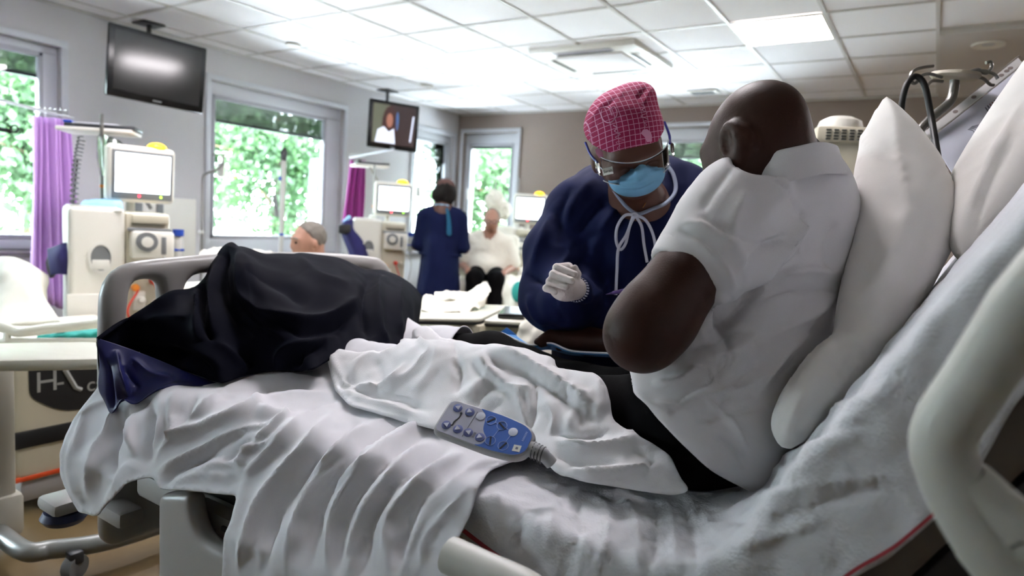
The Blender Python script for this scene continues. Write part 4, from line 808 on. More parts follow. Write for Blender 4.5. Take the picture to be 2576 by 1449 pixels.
# ---- hand control on the sheet
rc = PX(1226, 1083, 1.02); ra = PX(1345, 1130, .985)-PX(1100, 1045, 1.045); rx = ra/np.linalg.norm(ra); rn = np.array([.14, -.60, .78]); rn -= rx*(rx@rn); rn /= np.linalg.norm(rn); ry = np.cross(rn, rx)
def RP(u, v, w=0): return rc+rx*u+ry*v+rn*w
rem = thing('bed_remote', 'grey and blue bed remote control with round buttons on the white sheet', 'remote control', tuple(rc))
pl = round_poly([(-.083, -.034), (-.083, .034), (.02, .036), (.060, .031), (.076, .018), (.076, -.018), (.060, -.031), (.02, -.036)], [.014, .014, .03, .02, .015, .015, .02, .03], 5)
MB().prism([RP(u, v, -.014) for u, v in pl], rn*.016, .005).build('casing', 'remote_grey', rem)
def flat(pts, w, mat, name, t=.0012, par=None): return MB().prism([RP(u, v, w) for u, v in pts], rn*t).build(name, mat, par or rem, smooth=False)
fp = flat(round_poly([(-.078, -.030), (-.078, .030), (.018, .032), (.056, .027), (.071, .016), (.071, -.016), (.056, -.027), (.018, -.032)], [.01, .01, .03, .02, .014, .014, .02, .03], 5), .0019, 'remote_face', 'face_panel')
flat(round_poly([(-.026, .0315), (.018, .032), (.056, .027), (.071, .016), (.071, -.016), (.056, -.027), (.018, -.032), (-.008, -.0318), (.004, -.028), (.008, -.015), (-.006, -.004), (-.010, .014), (-.014, .024)], [.003, .03, .02, .014, .014, .02, .03, .004, .008, .008, .008, .01, .006], 5), .0031, 'remote_blue', 'blue_field', .0006)
def btn(u, v, r, mat, name='button'): return MB().lathe([(r, 0), (r*.95, .0012), (r*.6, .002), (.0005, .0022)], RP(u, v, .0030), rn, 20).build(name, mat, rem)
for (u, v, s) in ((-.062, .019, -1), (-.040, .019, 1), (-.064, -.016, -1), (-.043, -.016, 1), (-.025, -.016, -1), (-.004, -.017, 1)):
    b = btn(u, v, .0078, 'button_blue'); flat([(u+s*.0045, v), (u-s*.0035, v+.0042), (u-s*.0035, v-.0042)], .0052, 'button_light', 'arrow', .0008, b)
btn(-.020, .018, .0078, 'button_light'); btn(.040, .010, .0078, 'button_light')
def rring(u, v, r=.0078): return MB().tube([RP(u+r*math.cos(t), v+r*math.sin(t), .0040) for t in np.linspace(0, 6.2832, 25)[:-1]], .0005, 5, closed=True).build('printed_ring', 'remote_line', rem)
for (u, v, an) in ((-.001, .017, .9), (.019, .014, -.5), (.014, -.017, 1.9), (.036, -.018, 1.2)):
    o = rring(u, v); ca2, sa2 = math.cos(an), math.sin(an); flat([(u+.008*ca2+.0012*sa2, v+.008*sa2-.0012*ca2), (u-.008*ca2+.0012*sa2, v-.008*sa2-.0012*ca2), (u-.008*ca2-.0012*sa2, v-.008*sa2+.0012*ca2), (u+.008*ca2-.0012*sa2, v+.008*sa2+.0012*ca2)], .0038, 'ink_dark' if 'ink_dark' in MATS else M('ink_dark', (24, 26, 36), .5), 'printed_bar', .0006, o)
for a_, b_ in (((.007, .0155), (.011, .015)), ((.027, .012), (.032, .011)), ((.018, .006), (.015, -.009)), ((.039, .002), (.037, -.010))): MB().tube([RP(*a_, .0040), RP(*b_, .0040)], .0005, 5).build('printed_line', 'remote_line', rem)
MB().tube([RP(-.0285, .024, .0032), RP(-.0305, -.026, .0032)], .0004, 5).build('printed_line', 'ink_dark', rem)
MB().ball(RP(-.052, .012, .0036), .0022, 8).build('printed_head', 'ink_dark', rem); MB().tube(spline([RP(-.051, .009, .0034), RP(-.0515, .002, .0034), RP(-.055, -.006, .0034), RP(-.055, -.013, .0034), RP(-.058, -.013, .0034)], 14), .0012, 6).build('printed_body', 'ink_dark', rem)
flat([(-.0165, -.012), (-.0125, -.012), (-.0125, -.021), (-.0165, -.021)], .0031, 'print_grey', 'printed_spring', .0006)
lg = flat([(.052, -.021), (.0635, -.019), (.0625, -.008), (.051, -.010)], .0038, 'sticker' if 'sticker' in MATS else M('sticker', (222, 222, 214), .6), 'white_label', .0006); flat([(.0555, -.0165), (.0595, -.016), (.059, -.0125), (.0555, -.0125)], .0044, 'print_grey', 'label_mark', .0003, lg)
for k in range(7): flat([(.0585, .0005+.0026*k), (.0615, .0005+.0026*k), (.0615, .0020+.0026*k), (.0585, .0020+.0026*k)], .0038, 'remote_line', 'printed_character', .0004)
MB().tube(spline([RP(.070, 0, -.009), RP(.082, 0, -.011), RP(.095, 0, -.016), RP(.108, -.003, -.026)], 12), [.0125]*4+[.0115]*4+[.010]*4, 12).build('cable_boot', 'remote_grey', rem)
for k in range(4): MB().tube([RP(.078+.005*k, .0128*math.cos(t), -.011-.0015*k+.0128*math.sin(t)) for t in np.linspace(0, 6.28, 15)[:-1]], .0009, 5, closed=True).build('boot_ring', 'bed_dark', rem)
# ---- blue pad under the patient's forearm
pd = [[(-1.02, 1.46, .80), (-.85, 1.46, .775), (-.65, 1.47, .775), (-.42, 1.46, .78)], [(-1.0, 1.55, .775), (-.85, 1.55, .772), (-.65, 1.55, .772), (-.42, 1.55, .775)], [(-1.0, 1.64, .77), (-.85, 1.64, .77), (-.65, 1.64, .77), (-.42, 1.64, .77)]]
pd = [[PX(1262, 838, 1.80), PX(1330, 868, 1.68), PX(1385, 864, 1.62), PX(1440, 884, 1.59), PX(1540, 890, 1.55)], [PX(1262, 846, 1.92), PX(1330, 878, 1.85), PX(1385, 876, 1.8), PX(1440, 890, 1.8), PX(1540, 897, 1.78)], [PX(1275, 826, 2.0), PX(1335, 868, 2.0), PX(1385, 876, 1.95), PX(1440, 886, 1.92), PX(1540, 893, 1.9)]]
V, Q = loft(pd, 60, 20); Q = Q if np.median(normals(V, Q)[:, 2]) > 0 else Q[:, ::-1]; V, Q = solidify(V, Q, .004); pad = thing('absorbent_pad', 'blue absorbent pad under the patient forearm beside the nurse', 'pad', tuple(PX(1450, 885, 1.7))); cloth_obj('pad_sheet', V, Q, 'pad_blue', pad)
MB().tube(spline([p-np.array([0, 0, -.001]) for p in pd[0]], 40), .0022, 6).build('pad_edge', 'paper', pad)
tri = [PX(1252, 840, 1.9), PX(1275, 824, 1.9), PX(1300, 843, 1.9)]; MB().prism(tri, CF*.01).build('pad_corner', 'pad_blue', pad, smooth=False)
# ---- infusion stand at the head of the bed
iv = thing('infusion_stand', 'steel infusion stand with hooks behind the pillow', 'infusion stand', (PX(2230, 560, 1.72)[0], PX(2230, 560, 1.72)[1], .45))
D_ = 1.72; pts = [PX(2300, 560, D_), PX(2282, 420, D_), PX(2302, 345, D_), PX(2345, 295, D_), PX(2388, 258, D_), PX(2400, 225, D_), PX(2402, 192, D_)]; base = pts[0].copy(); base[2] = .5
MB().tube(spline([base, (base+pts[0])/2]+pts, 60), .0115, 12).build('pole', 'steel', iv)
hub = PX(2403, 190, D_); MB().lathe([(.02, -.012), (.05, -.010), (.058, -.002), (.056, .006), (.03, .011), (.001, .012)], hub, (.08, -.05, 1), 24).build('hook_disc', 'beige_device', iv)
for pp in ([(2370, 195), (2340, 186), (2320, 190), (2308, 205), (2298, 210), (2290, 196), (2298, 178), (2320, 170), (2348, 166)], [(2372, 205), (2345, 204), (2330, 220), (2330, 232)], [(2435, 182), (2460, 174), (2470, 182), (2482, 184), (2494, 170), (2492, 156), (2480, 158)], [(2440, 195), (2470, 196), (2490, 212), (2500, 214)], [(2445, 186), (2470, 178), (2500, 186), (2510, 198)]): MB().tube(spline([PX(x, y, D_-.02+.0006*(x-2400)*0) for x, y in pp], 30), .0042, 8).build('hook', 'steel', iv)
cab = thing('black_cable', 'black cable looped over a hook of the infusion stand', 'cable', tuple(PX(2308, 200, D_))); MB().tube(spline([PX(x, y, d) for x, y, d in ((2265, 330, 1.70), (2268, 270, 1.69), (2280, 215, 1.69), (2303, 192, 1.69), (2326, 215, 1.68), (2342, 290, 1.66), (2352, 350, 1.62), (2362, 410, 1.58), (2372, 480, 1.56))], 60), .0078, 10).build('cable', 'cable_black', cab)
# ---- chart sheet in a plastic sleeve
q = [PX(2330, 332, 1.74), PX(2560, 150, 1.76), PX(2680, 330, 1.56), PX(2450, 520, 1.54)]; e1 = q[1]-q[0]; e2 = q[3]-q[0]; n_ = np.cross(e1, e2); n_ /= np.linalg.norm(n_); n_ = -n_ if n_@CF > 0 else n_
ch = thing('chart_sleeve', 'printed chart in a clear plastic sleeve behind the pillows', 'document', tuple(q[3]))
def CQ(a, b, w=0): return q[0]+e1*a+e2*b+n_*w
MB().prism([CQ(0, .10), CQ(1, .10), CQ(1, 1), CQ(0, 1)], -n_*.004).build('chart_page', 'paper', ch, smooth=False)
MB().prism([CQ(-.01, -.01, .002), CQ(1.01, -.01, .002), CQ(1.01, .085, .002), CQ(-.01, .085, .002)], -n_*.003).build('punched_strip', 'white_plastic', ch, smooth=False)
for a in (.80, .86, .90, .3, .5): MB().lathe([(.006, 0), (.006, .001), (.0005, .0012)], CQ(a, .035, .002), n_, 14).build('punch_hole', 'wall_taupe', ch)
for k in range(16):
    a0 = .52+.024*k; L2 = .18+.16*random.random(); MB().prism([CQ(a0, .22, .001), CQ(a0+.009, .22, .001), CQ(a0+.009, .22+L2, .001), CQ(a0, .22+L2, .001)], n_*.0004).build('print_line', 'print_red' if k in (2, 3) else 'print_grey', ch, smooth=False)
for k in range(5): MB().tube(spline([CQ(.30+.01*k, .3, .0012), CQ(.33+.02*k, .36, .0012), CQ(.30+.015*k, .44, .0012)], 8), .0006, 5).build('signature_stroke', 'print_grey', ch)
MB().prism([CQ(-.02, -.02, .004), CQ(1.03, -.02, .004), CQ(1.03, 1.05, .004), CQ(-.02, 1.05, .004)], n_*.0006).build('plastic_sleeve', 'clear_sleeve', ch, smooth=False)
# ================================================================== the nurse in the navy gown
M('gown_navy', (14, 23, 60), .8, spec=.15, sheen=.0, var=.05, vscale=10, bump=.12, bscale=700); M('skin_nurse', (88, 54, 42), .5, var=.1, vscale=12); M('mask_blue', (120, 178, 214), .85, bump=.2, bscale=600); M('scrub_teal', (12, 84, 116), .85)
M('glove', (206, 196, 192), .55, bump=.35, bscale=240); M('binding', (140, 150, 172), .8); M('tie_white', (196, 198, 212), .85); M('lens_blue', (30, 34, 140), .35); M('sticker', (222, 222, 214), .6); M('ink', (30, 30, 36), .6); M('brow', (28, 18, 16), .8); M('gold', (170, 120, 60), .3, .9)
glassmat('goggle_clear', (250, 251, 252), .02, .02, 1.14)
nur = thing('person', 'nurse in pink grid cap, blue mask, goggles and navy gown leaning over the bed', 'person', (-.75, 1.85, 0))
nc = PX(1576, 372, 1.56)
nf = -CF*.80-CU*.56+CR*.16; nf /= np.linalg.norm(nf); nx = CR*math.cos(math.radians(14))+CU*math.sin(math.radians(14)); nx -= nf*(nf@nx); nx /= np.linalg.norm(nx); nu_ = np.cross(nf, nx); nu_ = nu_ if nu_@CU > 0 else -nu_
RN = np.stack([nx, nf, nu_])
def N3(x, y, z): return nc+nx*x+nf*y+nu_*z
def nurse_skin(P):
    d = d_ell(P, N3(0, -.008, .03), (.074, .094, .080), RN); d = smin(d, d_ell(P, N3(0, .040, -.024), (.060, .055, .070), RN), .05); d = smin(d, d_ell(P, N3(0, .070, -.070), (.030, .026, .024), RN), .04)
    d = smin(d, d_ell(P, N3(0, .092, -.026), (.015, .020, .022), RN), .02); d = smin(d, d_ell(P, N3(0, .084, .012), (.055, .016, .012), RN), .03)
    for s in (-1, 1):
        d = smin(d, d_ell(P, N3(s*.04, .066, -.03), (.022, .022, .02), RN), .03); d = smin(d, d_ell(P, N3(s*.078, -.006, -.012), (.010, .022, .032), RN), .012)
        d = np.maximum(d, -d_ell(P, N3(s*.031, .098, -.006), (.017, .012, .009), RN)); d = smin(d, d_ell(P, N3(s*.031, .082, -.006), (.013, .011, .010), RN), .004)
    d = smin(d, d_cone(P, N3(0, -.02, -.05), PX(1612, 520, 1.68), .056, .062), .05)
    d = smin(d, d_cone(P, PX(1480, 570, 1.80), PX(1730, 550, 1.82), .05, .05), .05); d = smin(d, d_cone(P, PX(1600, 560, 1.78), PX(1600, 900, 1.95), .12, .12), .08)
    d = smin(d, chain(P, [(1420, 560, 1.78, 50), (1400, 760, 1.72, 42), (1448, 726, 1.52, 26)], .02), .04); d = smin(d, chain(P, [(1720, 560, 1.82, 50), (1760, 760, 1.76, 42), (1700, 780, 1.58, 28)], .02), .04)
    return d
V, Q = sdf_mesh(nurse_skin, (-1.15, 1.15, .75), (-.35, 2.12, 1.56), .0065); V = relax(V, Q, 1, .3); cloth_obj('body', V, Q, 'skin_nurse', nur)
# gown
def gown(P):
    d = d_ell(P, PX(1590, 610, 1.86), (.225, .15, .235), np.stack([CR, CF, CU]))
    d = smin(d, chain(P, [(1478, 528, 1.78, 82), (1590, 490, 1.80, 88), (1745, 520, 1.82, 92)], .05), .08)
    d = smin(d, chain(P, [(1600, 640, 1.86, 215), (1600, 960, 1.96, 210)], .05), .08)
    d = smin(d, chain(P, [(1452, 548, 1.78, 74), (1400, 640, 1.76, 80), (1400, 742, 1.72, 84)], .03), .05)
    d = smin(d, chain(P, [(1400, 748, 1.72, 84), (1432, 752, 1.62, 66), (1452, 728, 1.535, 36)], .03), .045)
    d = smin(d, chain(P, [(1450, 770, 1.70, 60), (1540, 770, 1.74, 70)], .02), .06)
    d = smin(d, chain(P, [(1740, 540, 1.83, 78), (1800, 680, 1.80, 78), (1790, 780, 1.76, 70), (1715, 780, 1.60, 44)], .03), .05)
    c = PX(1606, 498, 1.60); d = np.maximum(d, -smin(d_ell(P, c, (.068, .085, .046), np.stack([nx, CF, CU])), d_cone(P, PX(1600, 520, 1.60), PX(1620, 425, 1.74), .035, .062), .03))
    return d
V, Q = sdf_mesh(gown, (-1.2, 1.2, .70), (-.3, 2.2, 1.42), .0075); V = relax(V, Q, 2, .4)
V = folds(V, Q, [
 ('r', [(1560, 520), (1530, 560), (1500, 620), (1480, 700)], 14, 9), ('r', [(1530, 500), (1490, 540), (1450, 600)], 14, -9), ('r', [(1590, 570), (1570, 650), (1560, 760)], 14, 8), ('r', [(1440, 470), (1410, 540), (1400, 620)], 12, -7), ('r', [(1390, 540), (1360, 610), (1335, 690)], 12, 9),
 ('r', [(1440, 600), (1420, 660), (1380, 700)], 12, 9), ('r', [(1480, 640), (1440, 680), (1460, 700)], 10, -10), ('r', [(1320, 690), (1370, 715), (1400, 770)], 10, -11), ('r', [(1330, 740), (1350, 790), (1380, 815)], 12, 10), ('r', [(1380, 760), (1410, 790), (1420, 820)], 12, -8),
 ('r', [(1450, 760), (1500, 740), (1540, 690)], 12, 8), ('r', [(1630, 600), (1650, 680)], 12, 7), ('r', [(1500, 450), (1450, 500), (1420, 570)], 14, 7), ('r', [(1420, 640), (1480, 600), (1530, 590)], 10, -6)], gate=.15, closed=True)
N = normals(V, Q); V = V+N*(nfield(V, 10, 21)*.005+np.abs(nfield(V, (14, 14, 7), 22, 1))*.006)[:, None]
gw = cloth_obj('gown', V, Q, 'gown_navy', nur); GB = BVHTree.FromPolygons(V.tolist(), Q.tolist())
def surf(B, x, y, lift=.004, dflt=1.7):
    d = ray(x, y); u = d/np.linalg.norm(d); h = B.ray_cast(Vector(CO), Vector(u))
    return np.array(h[0])-u*lift if h[0] is not None else PX(x, y, dflt)
def ribbon(name, pts, B, w, mat, parent, lift=.004, dflt=1.7, flat=.35, n=None):
    P_ = np.array([surf(B, x, y, lift, dflt) for x, y in pts]) if not (len(pts[0]) == 3) else np.array([PX(*p) for p in pts])
    P_ = spline(P_, n or max(12, 6*len(P_))); return MB().tube(P_, w, 8, flat=flat, up=np.cross(CF, P_[1]-P_[0])).build(name, mat, parent)
# scrub top inside the neckline
def scrub(P): return np.maximum(smin(d_ell(P, PX(1606, 590, 1.80), (.13, .11, .13), np.stack([CR, CF, CU])), d_cone(P, PX(1690, 470, 1.72), PX(1680, 560, 1.76), .026, .05), .03), -d_cone(P, N3(0, .03, -.05), PX(1612, 505, 1.63), .064, .060))
V, Q = sdf_mesh(scrub, (-1.0, 1.4, .9), (-.45, 2.0, 1.36), .006); cloth_obj('scrub_top', relax(V, Q, 1, .4), Q, 'scrub_teal', nur)
ribbon('neck_binding', [(1676, 412, 1.70), (1694, 440, 1.68), (1699, 480, 1.655), (1676, 510, 1.625), (1640, 526, 1.605), (1606, 538, 1.600), (1580, 524, 1.60), (1556, 496, 1.61), (1534, 462, 1.625), (1522, 440, 1.65)], None, .0052, 'binding', gw, flat=.8)
knot = MB().ball(PX(1597, 541, 1.59), .0075, 10, (1.2, .8, .9)).build('tie_knot', 'tie_white', gw)
for nm, pts in (('tie_loop', [(1597, 541, 1.59), (1572, 542, 1.585), (1553, 570, 1.59), (1550, 605, 1.60), (1560, 628, 1.605), (1574, 612, 1.60), (1584, 570, 1.592), (1597, 543, 1.588)]), ('tie_loop', [(1597, 541, 1.59), (1622, 552, 1.585), (1640, 582, 1.59), (1648, 620, 1.60), (1640, 655, 1.605), (1630, 668, 1.61)]),
                ('tie_tail', [(1592, 545, 1.59), (1576, 590, 1.595), (1556, 625, 1.60), (1552, 680, 1.60), (1549, 742, 1.60)]), ('tie_tail', [(1600, 545, 1.59), (1614, 570, 1.59), (1620, 615, 1.60), (1628, 660, 1.605)])):
    ribbon(nm, pts, None, .0036, 'tie_white', knot, flat=.3, n=40)
ribbon('necklace', [(1628, 489, 1.615), (1627, 500, 1.608), (1623, 512, 1.603), (1617, 522, 1.600)], None, .0012, 'gold', nur, flat=1)
# ---- cap with printed grid
def capmat():
    m = M('cap_print', (156, 26, 80), .85, bump=.1, bscale=500); nt = m.node_tree; b = nt.nodes['Principled BSDF']
    uv = nt.nodes.new('ShaderNodeUVMap'); uv.uv_map = 'UVMap'; sep = nt.nodes.new('ShaderNodeSeparateXYZ'); nt.links.new(uv.outputs[0], sep.inputs[0]); outs = []
    for k in (0, 1):
        fr = nt.nodes.new('ShaderNodeMath'); fr.operation = 'FRACT'; nt.links.new(sep.outputs[k], fr.inputs[0]); lt = nt.nodes.new('ShaderNodeMath'); lt.operation = 'LESS_THAN'; lt.inputs[1].default_value = .11; nt.links.new(fr.outputs[0], lt.inputs[0]); outs.append(lt)
    mx = nt.nodes.new('ShaderNodeMath'); mx.operation = 'MAXIMUM'; nt.links.new(outs[0].outputs[0], mx.inputs[0]); nt.links.new(outs[1].outputs[0], mx.inputs[1])
    mix = nt.nodes.new('ShaderNodeMix'); mix.data_type = 'RGBA'; mix.inputs[6].default_value = (*lin((156, 26, 80)), 1); mix.inputs[7].default_value = (*lin((212, 150, 184)), 1)
    nt.links.new(mx.outputs[0], mix.inputs[0]); nt.links.new(mix.outputs[2], b.inputs['Base Color'])
capmat(); M('cap_pink', (214, 150, 184), .85)
def cap(P):
    d = d_ell(P, N3(.002, -.018, .050), (.087, .106, .082), RN); d = smin(d, d_ell(P, N3(.052, -.035, .108), (.030, .028, .020), RN), .05); d = smin(d, d_ell(P, N3(0, -.02, .02), (.084, .100, .06), RN), .04)
    q = (P-N3(0, .09, .028))@(nu_*.985-nf*-.17); return np.maximum(d, -q)
V, Q = sdf_mesh(cap, nc-.18, nc+.20, .0042); V = relax(V, Q, 2, .4)
V = folds(V, Q, [('r', [(1640, 222), (1628, 240), (1620, 262)], 4, 4), ('r', [(1622, 220), (1612, 238), (1600, 250)], 4, -4), ('r', [(1545, 245), (1530, 262), (1515, 270)], 5, -4), ('r', [(1520, 255), (1500, 285), (1488, 300)], 5, 3), ('r', [(1570, 225), (1560, 245)], 5, 3), ('r', [(1500, 300), (1492, 330)], 5, -3)], closed=True)
me = np_mesh('cap', V, Q); L = (V-nc)@RN.T; uvl = me.uv_layers.new(name='UVMap'); li = np.empty(len(me.loops), np.int32); me.loops.foreach_get('vertex_index', li)
ang = np.arctan2(L[:, 0], np.maximum(L[:, 1]+.06, .01)+.02*0); rr = L[:, 2]*.86-np.maximum(L[:, 1], -.1)*.55
UVc = np.c_[L[:, 0]/.0118+.25*np.sin(L[:, 2]*40), rr/.0118+.2*np.sin(L[:, 0]*35)]; uvl.data.foreach_set('uv', UVc[li].astype(np.float32).ravel())
cp = me_obj('scrub_cap', me, 'cap_print', nur); CB = BVHTree.FromPolygons(V.tolist(), Q.tolist())
def mark(name, pts, w=.0013): return ribbon(name, pts, CB, w, 'cap_pink', cp, .0008, 1.5, .4, 6*len(pts))
mark('heart_outline', [(1540, 290), (1532, 272), (1518, 270), (1512, 284), (1516, 300), (1513, 294), (1522, 306), (1536, 308), (1549, 296), (1552, 282), (1545, 268), (1535, 274)], .0016)
mark('heartbeat_line', [(1543, 315), (1553, 322), (1546, 330), (1560, 338), (1548, 346), (1572, 352), (1550, 358), (1560, 366), (1553, 372), (1560, 378)])
mark('heartbeat_line', [(1613, 262), (1622, 270), (1615, 277), (1628, 284), (1612, 292), (1630, 300), (1618, 306), (1626, 314), (1620, 320)])
mark('heartbeat_line', [(1478, 328), (1486, 334), (1480, 340), (1492, 346), (1482, 352), (1494, 358)])
for c in ([(1612, 335), (1618, 326), (1628, 325), (1637, 332), (1640, 342), (1640, 356), (1628, 358), (1622, 345)], [(1497, 376), (1505, 372), (1516, 382), (1518, 394), (1508, 398), (1500, 388)]):
    P_ = np.array([surf(CB, x, y, .001, 1.5) for x, y in c]); P_ = np.concatenate([P_, [P_.mean(0)-CF*.002]]); n_ = len(c); mesh_obj('printed_heart', P_, [(i, (i+1) % n_, n_) for i in range(n_)], 'cap_pink', cp)
# ---- face mask
def mask(P):
    d = smin(d_ell(P, N3(0, .064, -.043), (.067, .054, .048), RN), d_ell(P, N3(0, .094, -.022), (.026, .030, .032), RN), .02); q = P-nc; z = q@nu_; y = q@nf
    d = np.maximum(d, z+.012+np.abs(q@nx)*.10-.020*np.exp(-((q@nx)/.018)**2)); return np.maximum(d, -(y-.012))
V, Q = sdf_mesh(mask, nc-.16, nc+.16, .0042); V = relax(V, Q, 2, .4)
mk = folds(V, Q, [('r', [(1535, 448), (1590, 450), (1668, 418)], 3, -2.5), ('r', [(1540, 462), (1600, 466), (1664, 435)], 3, -2.5), ('r', [(1550, 478), (1610, 478), (1655, 455)], 3, -2.5), ('r', [(1575, 440), (1600, 430), (1630, 425)], 3, 2)], closed=True)
mo = cloth_obj('face_mask', mk, Q, 'mask_blue', nur)
for s in (-1, 1): MB().tube(spline([N3(s*.058, .06, -.035), N3(s*.074, .02, -.02), N3(s*.084, -.012, -.002)], 10), .0016, 6).build('ear_loop', 'tie_white', mo)
# ---- goggles
gog = thing('safety_goggles', 'clear safety goggles with blue temples worn by the nurse', 'goggles', tuple(N3(0, .1, 0)))
a = np.linspace(-1.30, 1.30, 40); zz = np.linspace(-.036, .026, 10); G = np.array([[N3(.083*math.sin(t), .052+.062*math.cos(t)+.006*math.cos(t)*(z/.03), z-.006+.010*abs(math.sin(t))**2-.012*math.exp(-(t/.16)**2)*(z < -.02)) for t in a] for z in zz])
V = G.reshape(-1, 3); Q = np.array([(i*40+j, i*40+j+1, (i+1)*40+j+1, (i+1)*40+j) for i in range(9) for j in range(39)]); V, Q = solidify(V, Q, .0016); cloth_obj('lens', V, Q, 'goggle_clear', gog)
M('rim_clear', (190, 196, 204), .2, trans=.0)
for r_ in (G[0], G[-1]): MB().tube(r_, .0011, 6).build('lens_rim', 'rim_clear', gog)
for s in (-1, 1):
    MB().tube(spline([N3(s*.086, .058, .012), N3(s*.094, .035, .022), N3(s*.096, .0, .040)], 12), .0030, 8).build('temple', 'lens_blue', gog); MB().box((-.002, -.014, -.016), (.002, .014, .016), .0015, ax=RN, o=N3(s*.088, .062, .002)).build('hinge', 'goggle_clear', gog)
st = surf(BVHTree.FromPolygons(V.tolist(), Q.tolist()), 1529, 431, .001, 1.47); ex = CR*.97+CU*.12; ey = CU-CF*.2
tg = MB().box((-.0115, -.0085, -.0006), (.0115, .0085, .0006), ax=np.stack(frame(-CF+CU*.15-CR*.35, ex)), o=st-CF*.002).build('name_sticker', 'sticker', gog, smooth=False)
x_, y_, z_ = frame(-CF+CU*.15-CR*.35, ex); text('sticker_lettering', 'Sarah', .0095, st-CF*.002+z_*.0009, x_, y_, 'ink', tg, .0001)
# ---- gloved hand
def glove(P):
    d = d_ell(P, PX(1417, 716, 1.492), (.034, .022, .034), np.stack([CR, CF, CU])); d = smin(d, cone(P, (1425, 722, 1.48, 32), (1455, 728, 1.52, 27)), .02)
    for i, (a, b, c, r) in enumerate((((1430, 672, 1.49), (1401, 673, 1.440), (1446, 690, 1.420), 10.5), ((1422, 684, 1.49), (1392, 690, 1.432), (1439, 706, 1.410), 10.5), ((1412, 700, 1.485), (1383, 708, 1.432), (1424, 722, 1.412), 10), ((1402, 716, 1.48), (1374, 725, 1.436), (1396, 735, 1.422), 9))):
        d = smin(d, cone(P, (*a, r+2), (*b, r)), .006); d = smin(d, cone(P, (*b, r), (*c, r-1.5)), .0035)
    d = smin(d, chain(P, [(1442, 706, 1.49, 11), (1452, 690, 1.475, 10), (1446, 674, 1.47, 8.5)], .004), .008); return d
lo, hi = np.min([PX(1355, 650, 1.4), PX(1355, 650, 1.56), PX(1475, 765, 1.4), PX(1475, 765, 1.56), PX(1475, 650, 1.4), PX(1475, 650, 1.56), PX(1355, 765, 1.4), PX(1355, 765, 1.56)], 0), np.max([PX(1355, 650, 1.4), PX(1355, 650, 1.56), PX(1475, 765, 1.4), PX(1475, 765, 1.56), PX(1475, 650, 1.4), PX(1475, 650, 1.56), PX(1355, 765, 1.4), PX(1355, 765, 1.56)], 0)
V, Q = sdf_mesh(glove, lo, hi, .0024); V = relax(V, Q, 1, .3); cloth_obj('latex_glove', V, Q, 'glove', nur)
cq = PX(1450, 728, 1.515); ca_ = PX(1462, 732, 1.56)-PX(1425, 722, 1.48); x_, y_, z_ = frame(ca_)
MB().tube([cq+.026*(math.cos(t)*x_+math.sin(t)*y_) for t in np.linspace(0, 2*math.pi, 37)[:-1]], .0035, 6, closed=True).build('cuff', 'gown_navy', gw)
for t in np.linspace(0, 2*math.pi, 29)[:-1]: MB().box((-.0012, -.0016, -.005), (.0012, .0016, .005), ax=np.stack([x_, y_, z_]), o=cq+.0285*(math.cos(t)*x_+math.sin(t)*y_)).build('cuff_stitch', 'tie_white', gw, smooth=False)
M('pen_purple', (74, 48, 120), .4)
pen = thing('pen', 'slim purple pen behind the patient arm', 'pen', tuple(PX(1560, 732, 1.45))); a_, b_ = PX(1524, 741, 1.46), PX(1610, 722, 1.40)
MB().tube([a_, a_+(b_-a_)*.22, a_+(b_-a_)*.23, b_], [.0008, .0035, .0045, .0045], 10).build('barrel', 'pen_purple', pen)
MB().tube([b_, b_+(b_-a_)*.1], [.0048, .0045], 10).build('pen_cap', 'pen_purple', pen)
# ================================================================== further back in the room
M('device_white', (226, 222, 212), .4, var=.01); M('device_beige', (200, 192, 172), .45); M('device_grey', (120, 122, 124), .45); M('device_dark', (52, 54, 58), .4); M('screen_lit', (240, 248, 255), .2, emit=(226, 244, 255), estr=1.15); M('screen_blue', (150, 190, 240), .3, emit=(150, 200, 240), estr=.8); M('screen_yellow', (240, 210, 90), .3, emit=(240, 205, 80), estr=.9)
M('lamp_orange', (255, 170, 30), .3, emit=(255, 160, 20), estr=1.1); M('led_red', (255, 40, 60), .3, emit=(255, 40, 60), estr=1.5); M('led_green', (160, 220, 60), .3, emit=(150, 220, 60), estr=1.0); M('blue_plastic', (30, 70, 170), .4); M('pale_blue', (150, 200, 236), .6); M('red_plastic', (196, 60, 40), .4); M('orange_plastic', (220, 130, 40), .4)
M('curtain_lilac', (206, 158, 224), .85, sheen=.2); M('curtain_magenta', (150, 40, 130), .85, sheen=.2); M('teal_cloth', (40, 150, 140), .85); M('cuff_navy', (38, 34, 96), .8); M('coil_grey', (120, 122, 124), .5); M('tv_black', (10, 10, 11), .25); M('tv_screen', (9, 9, 10), .13, spec=.8); M('tubing', (190, 190, 186), .3)
glassmat('bag_clear', (226, 236, 226), .3, .1); M('bag_label', (150, 200, 150), .6); M('edge_black', (24, 22, 22), .5); M('table_cream', (204, 202, 188), .4); M('panel_cream', (190, 182, 160), .45); M('label_black', (24, 24, 26), .4); M('label_grey', (150, 150, 146), .5); M('orange_stripe', (214, 78, 34), .5); M('column_grey', (176, 172, 160), .4); M('tube_grey', (138, 140, 138), .35, .3)
M('skin_light', (172, 128, 108), .5, var=.08, vscale=15); M('hair_grey', (120, 114, 106), .8, bump=.5, bscale=250); M('hair_dark', (18, 14, 13), .85, bump=.8, bscale=160); M('hair_brown', (90, 62, 56), .8); M('bg_white', (232, 228, 214), .85)
